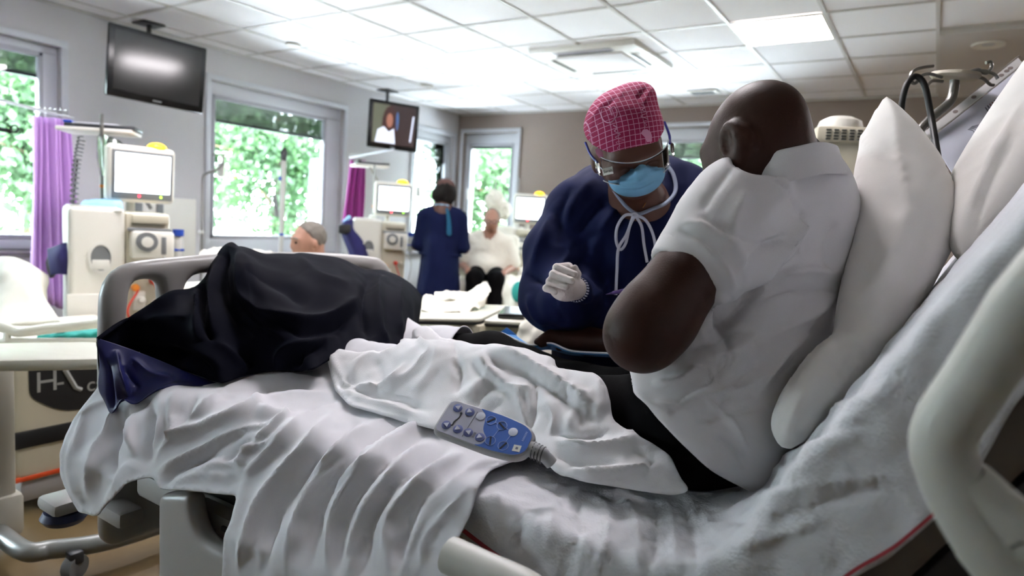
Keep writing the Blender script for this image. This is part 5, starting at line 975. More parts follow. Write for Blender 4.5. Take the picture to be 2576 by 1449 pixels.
# ---- televisions hung from the ceiling
def tv(label, c4, pole, screen, k):
    a, b, c, d = [np.array(p) for p in c4]; ex = ((b-a)+(c-d))/2; ey = ((a-d)+(b-c))/2; n = np.cross(ex, ey); n /= np.linalg.norm(n); n = -n if n@CF > 0 else n; o = (a+b+c+d)/4
    w, h = np.linalg.norm(ex), np.linalg.norm(ey); x = ex/w; y = np.cross(n, x); t = thing('television', label, 'television', tuple(o), 'televisions hung from the ceiling'); ax = np.stack([x, y, n])
    MB().box((-w/2, -h/2, -.03), (w/2, h/2, .012), .012, ax, o).build('bezel', 'tv_black', t); s = MB().box((-w/2+.04, -h/2+.05, .0115), (w/2-.04, h/2-.035, .0135), 0, ax, o).build('screen', screen, t, smooth=False)
    MB().box((-w*.3, -h*.3, -.08), (w*.3, h*.3, -.03), .02, ax, o).build('rear_housing', 'tv_black', t); top = np.array(pole); hook = o-n*.09+y*h*.2
    MB().tube([top, np.array([top[0], top[1], hook[2]+.05]), hook], .018, 10).build('ceiling_pole', 'black_plastic', t); MB().box((top[0]-.09, top[1]-.09, ZT-.012), (top[0]+.09, top[1]+.09, ZT+.001), .004).build('ceiling_plate', 'device_dark', t)
    MB().box((-.03, -h/2+.018, .012), (.03, -h/2+.028, .0135), 0, ax, o).build('maker_badge', 'device_grey', t, smooth=False)
    return t, s, ax, o, w, h
tv('large black television, switched off, above the first dialysis machine', [PX(285, 57, 4.60), PX(527, 125, 5.10), PX(503, 285, 5.10), PX(253, 235, 4.60)], PXz(375, 60, ZT), 'tv_screen', 0)
M('tv_pic_dark', (40, 22, 20), .3, emit=(48, 26, 24), estr=.12); M('tv_pic_skin', (120, 80, 64), .3, emit=(165, 108, 88), estr=.14); M('tv_pic_white', (200, 205, 220), .3, emit=(205, 212, 235), estr=.2); M('tv_pic_hair', (50, 20, 18), .3, emit=(66, 28, 22), estr=.1); M('tv_pic_green', (80, 84, 70), .3, emit=(96, 98, 80), estr=.14); M('tv_pic_blue', (60, 90, 140), .3, emit=(70, 100, 150), estr=.12)
t, s, ax, o, w, h = tv('small television showing a long-haired woman in white above the second dialysis machine', [PX(940, 250, 7.2), PX(1068, 270, 7.45), PX(1035, 382, 7.45), PX(913, 365, 7.2)], PXz(975, 228, ZT), 'tv_pic_dark', 1)
def pic(pts, mat, lift, nm): MB().prism([o+ax[0]*u*w+ax[1]*v*h+ax[2]*(.0135+lift) for u, v in pts], ax[2]*.0008).build(nm, mat, s, smooth=False)
def oval(cx, cy, rx_, ry_, n=18): return [(cx+rx_*math.cos(t), cy+ry_*math.sin(t)) for t in np.linspace(0, 6.2832, n+1)[:-1]]
pic([(-.42, -.38), (-.10, -.38), (-.10, .42), (-.42, .42)], 'tv_pic_green', .0002, 'picture_backdrop'); pic(oval(-.09, .0, .15, .40), 'tv_pic_hair', .0012, 'picture_hair'); pic(oval(-.09, .10, .065, .15), 'tv_pic_skin', .0022, 'picture_face'); pic([(-.36, -.38), (-.32, -.12), (-.2, -.04), (-.1, -.14), (.0, -.06), (.04, -.38)], 'tv_pic_white', .0032, 'picture_blouse'); pic(oval(.06, .1, .03, .2), 'tv_pic_blue', .0012, 'picture_highlight'); pic([(.33, -.3), (.36, -.3), (.40, .25), (.37, .25)], 'tv_pic_white', .0012, 'picture_strip')
# ---- dialysis machine
def dialysis(label):
    m = thing('dialysis_machine', label, 'dialysis machine', (0, 0, 0), 'dialysis machines'); B = lambda lo, hi, b=.01: MB().box(lo, hi, b)
    B((-.25, -.22, .10), (.02, .22, 1.08), .03).build('socket_cabinet', 'device_white', m); B((.02, -.20, .10), (.25, .22, 1.06), .02).build('pump_cabinet', 'device_beige', m)
    B((-.28, -.28, .05), (.28, .28, .12), .03).build('base', 'device_grey', m)
    for x in (-.24, .24):
        for y in (-.24, .24): MB().lathe([(.01, -.02), (.04, -.02), (.045, 0), (.04, .02), (.01, .02)], (x, y, .045), (1, 0, 0), 16).build('caster', 'device_dark', m)
    rec = MB().lathe([(.062, .0), (.062, .008), (.050, .008), (.048, .002)], (-.10, -.222, .80), (0, -1, 0), 28, (1, 1.45)).build('socket_ring', 'white_plastic', m); MB().lathe([(.049, .0025), (.0005, .0045)], (-.10, -.222, .80), (0, -1, 0), 24, (1, 1.45)).build('socket_hollow', 'device_grey', m); MB().box((-.142, -.232, .735), (-.058, -.222, .79), .006).build('socket_cover', 'white_plastic', m)
    pm = B((.04, -.29, .80), (.26, -.20, .96), .02).build('pump_module', 'device_white', m); MB().lathe([(.0, .0), (.055, .0), (.055, .02), (.0, .022)], (.115, -.29, .90), (0, -1, 0), 24).build('pump_housing', 'device_grey', m); MB().lathe([(.0, .0), (.03, .0), (.03, .035), (.0, .037)], (.115, -.29, .90), (0, -1, 0), 16).build('pump_rotor', 'white_plastic', m)
    MB().box((.19, -.296, .83), (.215, -.288, .93), .004).build('clamp_slot', 'device_grey', pm); B((.03, -.27, .955), (.25, -.19, .975), .008).build('module_lid', 'device_grey', m)
    B((.05, -.235, 1.00), (.24, -.20, 1.05), .008).build('hose_panel', 'device_beige', m)
    for k, (x, z, mt) in enumerate(((.07, .63, 'orange_plastic'), (.16, .67, 'red_plastic'), (.21, .66, 'device_beige'), (.10, .56, 'device_white'), (.18, .54, 'device_white'), (.08, .46, 'device_grey'), (.2, .45, 'device_beige'))): MB().lathe([(.0, 0), (.022, 0), (.022, .03), (.014, .045), (.0, .045)], (x, -.205, z), (0, -1, 0), 14).build('connector', mt, m)
    B((.06, -.225, .50), (.12, -.2, .61), .006).build('valve_block', 'device_white', m); MB().tube(spline([(.08, -.25, .62), (.02, -.30, .5), (.10, -.28, .38), (.2, -.26, .5), (.16, -.25, .66)], 26), .006, 8).build('blood_line', 'red_plastic', m); MB().tube(spline([(.2, -.3, .82), (.3, -.3, .7), (.28, -.26, .5), (.2, -.24, .42)], 22), .005, 8).build('clear_line', 'tubing', m)
    B((-.26, -.23, .36), (.0, -.215, .60), .01).build('cabinet_panel', 'white_plastic', m); B((-.24, -.2, 1.08), (-.02, .1, 1.085), .002).build('top_tray', 'white_plastic', m)
    bl = MB().lathe([(.03, 0), (.03, .12), (.02, .15), (.02, .18)], (.31, -.12, .78), (0, 0, 1), 16).build('bottle', 'tubing', m); MB().lathe([(.032, 0), (.032, .04)], (.31, -.12, .93), (0, 0, 1), 16).build('bottle_cap', 'blue_plastic', bl); B((.25, -.15, .84), (.34, -.09, .855), .004).build('bottle_bracket', 'blue_plastic', m)
    MB().tube([(.08, .05, 1.05), (.08, .05, 1.2)], .025, 12).build('monitor_stem', 'white_plastic', m)
    n = np.array([.18, -.98, -.06]); x_, y_, z_ = frame(n, (1, .18, 0)); A = np.stack([x_, y_, z_]); A = A if A[1][2] > 0 else np.stack([-x_, -y_, z_]); oo = (.13, -.06, 1.28)
    mo = MB().box((-.185, -.165, -.09), (.185, .165, 0), .03, A, oo).build('monitor', 'device_white', m); MB().box((-.165, -.145, -.005), (.165, .135, .006), .006, A, oo).build('bezel', 'device_grey', mo); MB().box((-.148, -.105, .004), (.148, .118, .0085), 0, A, oo).build('screen', 'screen_lit', mo, smooth=False)
    MB().box((-.14, .09, .008), (.14, .112, .0092), 0, A, oo).build('screen_header', 'screen_yellow' if 'second' in label else 'screen_lit', mo, smooth=False); MB().box((-.13, -.09, .008), (.13, -.075, .0092), 0, A, oo).build('screen_footer', 'screen_blue', mo, smooth=False); MB().box((-.09, -.06, .008), (-.05, .03, .0092), 0, A, oo).build('screen_graph', 'screen_blue', mo, smooth=False)
    for u, mt in ((-.02, 'led_red'), (.1, 'led_green')): MB().ball(np.array(oo)+A[0]*u-A[1]*.125+A[2]*.006, .007, 8).build('indicator', mt, mo)
    MB().ball(np.array(oo)+A[0]*.09+A[1]*.163-A[2]*.05, .055, 16, (1, .8, .62)).build('alarm_lamp', 'lamp_orange', mo)
    MB().tube([(-.06, .1, 1.08), (-.06, .1, 1.62)], .010, 10).build('infusion_rod', 'steel', m); MB().lathe([(.035, 0), (.035, .03), (.015, .04)], (-.06, .1, 1.08)).build('rod_socket', 'white_plastic', m); MB().ball((-.06, .1, 1.2), .014, 10).build('rod_clamp', 'orange_plastic', m)
    return m
def face_cam(o, loc, extra=0.): o.location = (loc[0], loc[1], 0); o.rotation_euler = (0, 0, math.atan2(-loc[1], -loc[0])+math.pi/2+extra); return o
dm = dialysis('cream dialysis machine with bright screen and orange lamp beside the lilac curtain'); face_cam(dm, PX(292, 700, 3.9), .12)
d2 = copy_tree(dm); d2['label'] = 'cream dialysis machine behind the standing nurse with colourful chart on its screen'; face_cam(d2, PX(950, 650, 6.5), .05)
d3 = copy_tree(dm); d3['label'] = 'small distant dialysis machine beside the seated man in white'; face_cam(d3, PX(1300, 650, 7.3), -.25)
# machine seen from behind at the right of the patient's head
bm_ = thing('dialysis_machine', 'beige dialysis machine seen from its vented back, between patient and pillow', 'dialysis machine', (PX(2150, 700, 2.35)[0], PX(2150, 700, 2.35)[1], 0), 'dialysis machines')
c0 = PX(2170, 430, 2.35); fx = np.array([CR[0], CR[1], 0]); fx /= np.linalg.norm(fx); fx = fx*.985+np.array([fx[1], -fx[0], 0])*.17; fy = np.cross((0, 0, 1), fx); A = np.stack([fx, fy, (0, 0, 1)])
MB().box((-.17, -.02, -.55), (.25, .12, .145), .02, A, c0).build('monitor_back', 'device_beige', bm_); tl = np.array([0, 0, 0])
MB().box((-.175, -.03, .09), (.25, .03, .15), .012, A, c0).build('vent_strip', 'device_beige', bm_)
for r in range(4):
    for k in range(12): MB().box((-.145+.026*k+(.012 if k > 8 else 0), -.034, .102+.0105*r), (-.129+.026*k+(.012 if k > 8 else 0), -.029, .1065+.0105*r), 0, A, c0).build('vent_slot', 'device_dark', bm_, smooth=False)
MB().lathe([(.075, -.04), (.078, 0), (.07, .025), (.04, .04), (.0005, .045)], c0+fx*-.075+fy*.06+np.array([0, 0, .155]), (0, 0, 1), 24).build('alarm_dome', 'device_white', bm_)
MB().box((-.19, -.01, -.3), (-.165, .10, .10), .006, A, c0).build('side_edge', 'device_white', bm_); MB().box((-.2, 0, -.95), (.25, .3, -.56), .03, A, c0).build('cabinet', 'device_white', bm_); MB().box((-.22, -.02, -c0[2]), (.27, .34, -.94), .03, A, c0).build('base', 'device_grey', bm_)
# ---- curtains
def curtain(label, top, bot, mat, n, amp, rail, group='curtains'):
    t = thing('curtain', label, 'curtain', tuple(bot[0]), group); a, b = np.array(top[0]), np.array(top[1]); c, d = np.array(bot[0]), np.array(bot[1]); nu = 160; rows = []
    dp = np.cross(b-a, (0, 0, 1)); dp /= np.linalg.norm(dp); rg = np.random.default_rng(5); ph = np.cumsum(rg.uniform(.6, 1.4, nu)); ph = ph/ph[-1]*n*2*math.pi
    for i in range(24):
        f = i/23; L0 = a+(c-a)*f; L1 = b+(d-b)*f; s = np.linspace(0, 1, nu); P_ = L0+np.outer(s, L1-L0)+np.outer(np.sin(ph+.5*math.sin(f*3))*amp*(.7+.3*f)+np.sin(ph*.37+2*f)*amp*.5, dp); rows.append(P_)
    V = np.concatenate(rows); i, j = np.meshgrid(np.arange(23), np.arange(nu-1), indexing='ij'); q = (i*nu+j).ravel(); Q = np.stack([q, q+1, q+nu+1, q+nu], 1); V, Q = solidify(V, Q, .003); cloth_obj('curtain_cloth', V, Q, mat, t)
    MB().tube([np.array(p) for p in rail], .010, 10).build('curtain_rail', 'aluminium', t)
    for k in range(7): p = a+(b-a)*(k+.5)/7; MB().tube([p+np.array([0, 0, .045])+.018*np.array([math.cos(u)*dp[0], math.cos(u)*dp[1], math.sin(u)]) for u in np.linspace(0, 6.28, 13)[:-1]], .003, 5, closed=True).build('curtain_ring', 'steel', t)
r0, r1 = PX(-80, 232, 4.0), PX(185, 298, 4.55)
curtain('lilac curtain hanging on a rail in front of the leftmost window', (PX(80, 292, 4.35), PX(172, 300, 4.55)), (PX(70, 745, 4.3), PX(205, 795, 4.5)), 'curtain_lilac', 6, .045, (r0, r1))
MB_ = PX(178, 300, 4.55); curtain('magenta curtain gathered beside the second dialysis machine', (PX(880, 402, 6.9), PX(918, 402, 7.0)), (PX(858, 560, 6.9), PX(912, 560, 7.0)), 'curtain_magenta', 3, .04, (PX(880, 396, 6.95), PX(990, 376, 6.6)))
# ---- trays on arms with folders
def tray(label, c, w, mats, axx, base):
    t = thing('arm_tray', label, 'tray', tuple(c)); x = np.array(axx, float); x /= np.linalg.norm(x); y = np.cross((0, 0, 1), x); A = np.stack([x, y, (0, 0, 1)])
    MB().box((-w/2, -.13, -.012), (w/2, .13, .012), .008, A, c).build('tray_plate', 'white_plastic', t); f = MB().box((-w*.40, -.11, .013), (w*.52, .12, .035), .004, A, c).build('folder', mats[0], t); MB().box((-w*.41, -.112, .036), (-w*.3, .122, .05), .004, A, c).build('folder_spine', mats[1], t); MB().box((-w*.3, -.10, .036), (w*.3, .10, .042), .002, A, c).build('paper_stack', 'paper', t)
    MB().tube(spline([c+np.array([0, 0, -.012]), c+np.array([0, .05, -.06]), np.array(base)], 12), .012, 8).build('support_arm', 'steel', t); return t
cc = PX(252, 332, 4.0); tray('white tray with dark folder on an arm above the first dialysis machine', cc, .40, ('device_dark', 'blue_plastic'), CR*.95+CF*.3, cc+np.array([.02, .3, -.45]))
cc = PX(930, 418, 6.6); tray('white tray with dark clipboard on an arm above the second dialysis machine', cc, .34, ('device_dark', 'device_dark'), CR*.9+CF*.4, cc+np.array([.0, .25, -.3]))
# ---- drip bag
bg = thing('drip_bag', 'clear drip bag with green label hanging beside the first screen', 'drip bag', tuple(PX(285, 420, 3.85)))
V, Q = loft([[PX(258, 345, 3.9), PX(272, 345, 3.86), PX(290, 355, 3.86), PX(305, 370, 3.9)], [PX(258, 400, 3.9), PX(272, 402, 3.83), PX(290, 405, 3.83), PX(309, 410, 3.9)], [PX(265, 440, 3.9), PX(278, 450, 3.84), PX(292, 460, 3.85), PX(306, 470, 3.9)]], 20, 20); V, Q = solidify(V, Q, .03); cloth_obj('bag_film', V, Q, 'bag_clear', bg)
MB().prism([PX(285, 368, 3.80), PX(306, 382, 3.82), PX(306, 455, 3.82), PX(288, 440, 3.80)], CF*.002).build('bag_label_panel', 'bag_label', bg, smooth=False); MB().tube([PX(245, 345, 3.9), PX(250, 372, 3.9), PX(262, 380, 3.9)], .006, 6).build('bag_hook', 'white_plastic', bg); MB().tube([PX(283, 455, 3.87), PX(283, 490, 3.87)], .005, 6).build('drip_line', 'tubing', bg)
# ---- blood pressure cuffs and coiled cord
def coil(name, pts, r, turns, w, mat, parent):
    P_ = spline(np.array(pts), turns*10); out = []; prev = None
    for i in range(len(P_)):
        t_ = P_[min(i+1, len(P_)-1)]-P_[max(i-1, 0)]; x, y, z = frame(t_, prev); prev = x; an = 2*math.pi*i/10; out.append(P_[i]+r*(math.cos(an)*x+math.sin(an)*y))
    return MB().tube(out, w, 6).build(name, mat, parent)
cf = thing('blood_pressure_cuff', 'navy blood pressure cuff with grey coiled cord beside the lilac curtain', 'blood pressure cuff', tuple(PX(160, 655, 3.7)))
V, Q = loft([[PX(134, 628, 3.72), PX(158, 622, 3.64), PX(182, 616, 3.68)], [PX(136, 650, 3.70), PX(162, 648, 3.60), PX(185, 645, 3.66)], [PX(142, 690, 3.74), PX(166, 682, 3.66), PX(184, 674, 3.70)]], 20, 16); V, Q = solidify(V, Q, .03); cloth_obj('cuff_sleeve', V, Q, 'cuff_navy', cf)
V, Q = loft([[PX(124, 660, 3.76), PX(134, 635, 3.74), PX(144, 630, 3.72)], [PX(128, 680, 3.76), PX(138, 660, 3.72), PX(148, 655, 3.70)], [PX(135, 698, 3.76), PX(142, 690, 3.73), PX(150, 686, 3.70)]], 12, 12); V, Q = solidify(V, Q, .02); cloth_obj('cuff_flap', V, Q, 'edge_black', cf)
coil('coiled_cord', [PX(206, 345, 3.75), PX(192, 420, 3.72), PX(187, 520, 3.7), PX(192, 620, 3.68), PX(200, 690, 3.68), PX(225, 700, 3.68), PX(243, 680, 3.68)], .018, 46, .0055, 'coil_grey', cf); MB().tube(spline([PX(195, 400, 3.74), PX(182, 530, 3.72), PX(174, 615, 3.7)], 16), .006, 6).build('cuff_hose', 'edge_black', cf)
cf = thing('blood_pressure_cuff', 'long navy blood pressure cuff hanging below the magenta curtain', 'blood pressure cuff', tuple(PX(900, 640, 6.2)))
V, Q = loft([[PX(858, 568, 6.3), PX(868, 560, 6.24), PX(884, 556, 6.28)], [PX(872, 605, 6.28), PX(888, 600, 6.2), PX(905, 596, 6.26)], [PX(885, 640, 6.28), PX(902, 636, 6.2), PX(918, 632, 6.26)], [PX(892, 672, 6.3), PX(912, 674, 6.22), PX(930, 680, 6.28)]], 20, 24); V, Q = solidify(V, Q, .03); cloth_obj('cuff_sleeve', V, Q, 'cuff_navy', cf)
MB().box((-.06, -.03, -.05), (.06, .03, .04), .02, np.stack([CR, CF, CU]), PX(868, 575, 6.2)).build('cuff_patch', 'edge_black', cf); MB().tube([PX(865, 560, 6.25), PX(880, 545, 6.3)], .02, 8).build('cuff_strap', 'pale_blue', cf)
pk = thing('sterile_pack', 'pale blue sterile pack lying on the first dialysis machine', 'pack', tuple(PX(252, 515, 3.85))); V, Q = loft([[PX(200, 528, 3.7), PX(250, 530, 3.68), PX(308, 528, 3.7)], [PX(203, 512, 3.74), PX(250, 506, 3.72), PX(306, 508, 3.74)], [PX(212, 503, 3.9), PX(255, 500, 3.9), PX(300, 502, 3.9)]], 24, 14); V, Q = solidify(V, Q, .02); V = V+normals(V, Q)*(nfield(V, 30, 4)*.006)[:, None]; cloth_obj('pack_wrap', V, Q, 'pale_blue', pk); MB().tube(spline([PX(200, 530, 3.68), PX(250, 533, 3.66), PX(308, 530, 3.68)], 14), .008, 6).build('pack_edge', 'white_plastic', pk)
# ---- infusion stands in front of the large window
st = thing('infusion_stand', 'thin bent infusion stand at the left side of the large window', 'infusion stand', (PX(506, 640, 5.0)[0], PX(506, 640, 5.0)[1], 0), 'far infusion stands')
p0 = PX(506, 640, 5.0); MB().tube(spline([np.array([p0[0], p0[1], .02]), p0, PX(508, 520, 5.0), PX(510, 452, 5.0), PX(520, 436, 5.0), PX(548, 425, 5.0), PX(560, 412, 5.0), PX(562, 388, 5.0)], 50), .010, 8).build('pole', 'steel', st); MB().tube([PX(535, 390, 5.0), PX(578, 388, 5.0)], .007, 8).build('hook_bar', 'steel', st); MB().ball(PX(506, 585, 5.0), .022, 10).build('clamp', 'tubing', st); MB().lathe([(.2, 0), (.2, .02), (.04, .04)], (p0[0], p0[1], 0)).build('foot', 'device_grey', st)
st = thing('infusion_stand', 'thick white infusion stand in the middle of the large window', 'infusion stand', (PX(710, 640, 5.35)[0], PX(710, 640, 5.35)[1], 0), 'far infusion stands'); p0 = PX(706, 640, 5.35)
MB().tube([np.array([p0[0], p0[1], .02]), p0, PX(710, 520, 5.35), PX(714, 405, 5.35)], [.014, .018, .022, .020], 10).build('pole', 'tubing', st); MB().tube([PX(714, 405, 5.35), PX(714, 385, 5.35), PX(716, 372, 5.35)], [.02, .03, .012], 10).build('pole_head', 'device_dark', st); MB().tube([PX(690, 490, 5.35), PX(698, 545, 5.35)], .016, 8).build('drip_chamber', 'device_grey', st); MB().ball(PX(708, 450, 5.35), .024, 10).build('collar', 'blue_plastic', st); MB().ball(PX(708, 590, 5.35), .022, 10).build('collar', 'blue_plastic', st); MB().lathe([(.2, 0), (.2, .02), (.04, .04)], (p0[0], p0[1], 0)).build('foot', 'device_grey', st)
hk = thing('hook_clamp', 'small black hook clamp at the left edge before the window', 'clamp', tuple(PX(10, 325, 3.4))); MB().tube(spline([PX(-30, 318, 3.4), PX(0, 325, 3.4), PX(26, 330, 3.4)], 8), .012, 8).build('clamp_bar', 'edge_black', hk); MB().tube([PX(36+9*math.cos(a), 324+9*math.sin(a), 3.4) for a in np.linspace(0, 6.28, 17)[:-1]], .005, 6, closed=True).build('clamp_ring', 'edge_black', hk); MB().tube([np.array([PX(-30, 318, 3.4)[0], PX(-30, 318, 3.4)[1], .0]), PX(-30, 318, 3.4)], .012, 8).build('clamp_pole', 'steel', hk)
# ---- service panel on the left wall
sp_ = thing('service_panel', 'white wall service panel with two slots beside the first dialysis machine', 'wall panel', (XL, 3.05, .6)); MB().box((XL, 2.72, .58), (XL+.06, 3.50, 1.16), .01).build('panel_plate', 'white_plastic', sp_)
for y in (2.98, 3.16): MB().box((XL+.055, y-.03, .98), (XL+.07, y+.03, 1.1), .004).build('gas_outlet', 'device_grey', sp_)
MB().box((XL+.05, 2.95, .80), (XL+.11, 3.05, .9), .01).build('suction_jar', 'blue_plastic', sp_); MB().box((XL+.05, 3.1, .66), (XL+.08, 3.2, .74), .006).build('socket', 'device_beige', sp_)
# ---- bed beyond the foot end, with its labelled end panel
b2 = thing('hospital_bed', 'cream hospital bed with raised white backrest at the left edge', 'bed', (-3.6, 1.45, 0)); X2 = -2.62; y0, y1 = .93, 1.86
moulded('end_panel', round_poly([(y0, .12), (y0, .60), (y1, .60), (y1, .12)], .05, 5), [], 0, X2, .05, .02, 'panel_cream', b2, .02)
lab = round_poly(yz([(72, 926), (262, 926), (300, 1000), (232, 1026), (150, 1036), (74, 1000)], X2+.027), [.005, .01, .05, .08, .08, .03], 5); lp = MB().prism([(X2+.026, y, z) for y, z in lab], (.003, 0, 0)).build('name_plate', 'label_black', b2, smooth=False)
c = PXx(118, 962, X2+.03); text('plate_lettering', 'H', .105, c, (0, 1, 0), (0, 0, 1), 'label_grey', lp, .001); c = PXx(152, 960, X2+.03); text('plate_lettering', '-', .09, c, (0, 1, 0), (0, 0, 1), 'label_grey', lp, .001)
MB().tube([PXx(163, 930, X2+.031), PXx(178, 955, X2+.031), PXx(190, 975, X2+.031), PXx(204, 980, X2+.031)], .009, 6).build('plate_swash', 'label_grey', lp); c = PXx(232, 968, X2+.03); text('plate_lettering', 'care', .075, c+np.array([0, .045, 0]), (0, 1, 0), (0, 0, 1), 'label_grey', lp, .001)
MB().box((X2+.02, y0-.01, .255), (X2+.035, y1, .315), .004).build('dark_band', 'label_black', b2); MB().box((X2+.02, y0, .135), (X2+.032, y1, .15), .002).build('orange_band', 'orange_stripe', b2); MB().box((X2-.1, y0+.02, .05), (X2+.02, y1-.02, .13), .02).build('base_cover', 'bed_plastic', b2)
for x in (-2.75, -4.5):
    for y in (1.0, 1.78): MB().lathe([(.01, -.02), (.05, -.02), (.055, 0), (.05, .02), (.01, .02)], (x, y, .055), (0, 1, 0), 16).build('caster', 'device_dark', b2)
MB().box((-4.7, .97, .30), (-2.66, 1.82, .36), .01).build('deck', 'bed_dark', b2); MB().box((-4.3, 1.2, .10), (-2.9, 1.6, .30), .02).build('lift_base', 'bed_plastic', b2)
MB().tube(spline([PX(-60, 812, 2.75), PX(0, 822, 2.75), PX(40, 835, 2.75), PX(70, 834, 2.75), PX(150, 824, 2.78), PX(262, 812, 2.8)], 40), .022, 10).build('side_rail', 'table_cream', b2); MB().tube([PX(-60, 862, 2.72), PX(262, 862, 2.8)], .02, 10).build('mattress_rail', 'table_cream', b2); MB().tube([PX(18, 830, 2.75), PX(16, 862, 2.73)], .015, 8).build('rail_post', 'table_cream', b2)
m2 = thing('mattress', 'white covered mattress with raised backrest on the left bed', 'mattress', (-3.6, 1.4, .5)); MB().box((-3.9, 1.0, .362), (-2.68, 1.80, .49), .04).build('seat_section', 'bg_white', m2)
V, Q = loft([[PX(-60, 640, 3.9), PX(0, 645, 3.6), PX(45, 650, 3.55), PX(75, 662, 3.5)], [PX(-60, 730, 3.6), PX(0, 730, 3.4), PX(60, 730, 3.35), PX(108, 738, 3.35)], [PX(-60, 820, 3.3), PX(0, 820, 3.2), PX(80, 812, 3.2), PX(150, 806, 3.2)]], 40, 40); V = V+normals(V, Q)*(nfield(V, 6, 9)*.01)[:, None]; Q = Q if np.median((normals(V, Q)*(V-CO)).sum(1)) < 0 else Q[:, ::-1]; V, Q = solidify(V, Q, .12); cloth_obj('backrest_section', V, Q, 'bg_white', m2)
tb = thing('teal_blanket', 'folded teal blanket on the left bed behind the rail', 'blanket', tuple(PX(180, 850, 2.85))); V, Q = loft([[PX(90, 862, 2.86), PX(150, 862, 2.86), PX(210, 862, 2.88), PX(268, 862, 2.9)], [PX(95, 842, 2.86), PX(150, 840, 2.85), PX(210, 836, 2.87), PX(268, 832, 2.9)], [PX(100, 838, 3.0), PX(150, 830, 3.05), PX(210, 826, 3.1), PX(268, 826, 3.1)]], 60, 24); V = V+normals(V, Q)*(nfield(V, 22, 6)*.012)[:, None]; V, Q = solidify(V, Q, .02); tag(tb, None); cloth_obj('blanket_cloth', V, Q, 'teal_cloth', tb); MB().tube(spline([PX(95, 862, 2.85), PX(180, 860, 2.84), PX(268, 858, 2.88)], 12), .012, 8).build('blanket_hem', 'teal_cloth', tb)
# ---- overbed table at the left edge
ot = thing('overbed_table', 'grey overbed table on a wheeled base at the left edge', 'table', (-2.36, .85, 0)); zt = .655
q = [PXz(-120, 868, zt+.03), PXz(240, 862, zt+.03), PXz(300, 872, zt+.03), PXz(280, 905, zt+.03), PXz(-120, 912, zt+.03)]
MB().prism(round_poly(np.array(q)[:, :2], .05, 5).tolist() and [(a, b, zt) for a, b in round_poly(np.array(q)[:, :2], [.02, .03, .04, .05, .02], 5)], (0, 0, .035), .012).build('table_top', 'table_cream', ot)
k0 = PXz(80, 1385, .0); ct = np.array([-2.42, .80, 0]); MB().box((ct[0]-.07, ct[1]-.045, .09), (ct[0]+.07, ct[1]+.055, zt), .02).build('column', 'column_grey', ot); MB().box((ct[0]-.085, ct[1]-.06, .06), (ct[0]+.085, ct[1]+.07, .2), .02).build('column_foot', 'column_grey', ot)
MB().tube(spline([np.array([-2.42, .80, .09]), PXz(60, 1385, .09), PXz(130, 1382, .085), PXz(230, 1370, .085), PXz(330, 1345, .085), PXz(450, 1305, .085), PXz(520, 1285, .085)], 40), .028, 12).build('base_leg', 'tube_grey', ot); MB().tube(spline([np.array([-2.42, .80, .09]), PXz(-60, 1400, .09), PXz(-200, 1380, .09)], 16), .028, 12).build('base_leg', 'tube_grey', ot)
cw = PXz(188, 1425, .04); w_ = MB().lathe([(.005, -.016), (.036, -.016), (.04, 0), (.036, .016), (.005, .016)], cw, (1, .4, 0), 16).build('caster', 'device_grey', ot); MB().box(cw+np.array([-.02, -.02, .01]), cw+np.array([.02, .02, .05]), .008).build('caster_housing', 'device_dark', w_)
cw = PXz(520, 1320, .04); MB().lathe([(.005, -.016), (.036, -.016), (.04, 0), (.036, .016), (.005, .016)], cw, (1, .4, 0), 16).build('caster', 'device_grey', ot)
# ---- tables behind the bed, with paper and phone
def slab(name, label, pts, z, grp, leg):
    t = thing(name, label, 'table', (*np.mean([PXz(*p, z)[:2] for p in pts], 0), 0), grp); P_ = round_poly(np.array([PXz(*p, z)[:2] for p in pts]), .03, 4)
    MB().prism([(a, b, z-.012) for a, b in P_], (0, 0, .012), .003).build('table_top', 'table_cream', t); c_ = P_.mean(0); MB().prism([(c_[0]+(a-c_[0])*1.004, c_[1]+(b-c_[1])*1.004, z-.024) for a, b in P_], (0, 0, .0125), .004).build('black_edge', 'edge_black', t)
    MB().box((c_[0]-.2, c_[1]-.12, z-.10), (c_[0]+.2, c_[1]+.12, z-.022), .01).build('drawer_box', 'panel_cream', t); MB().box((leg[0]-.05, leg[1]-.05, .06), (leg[0]+.05, leg[1]+.05, z-.1), .012).build('column', 'column_grey', t); MB().box((leg[0]-.25, leg[1]-.08, .02), (leg[0]+.25, leg[1]+.08, .08), .02).build('foot', 'column_grey', t); return t
slab('side_table', 'cream table with black edge carrying crumpled paper behind the dark cloth', [(1010, 800), (1208, 803), (1282, 768), (1090, 762)], .765, 'tables behind the bed', (-1.75, 2.25))
slab('side_table', 'smaller cream table with black edge carrying the phone beside the nurse', [(1214, 806), (1335, 812), (1380, 776), (1288, 770)], .760, 'tables behind the bed', (-1.36, 2.32))
pp = thing('crumpled_paper', 'crumpled white paper sheet on the table behind the dark cloth', 'paper', tuple(PXz(1140, 775, .768)))
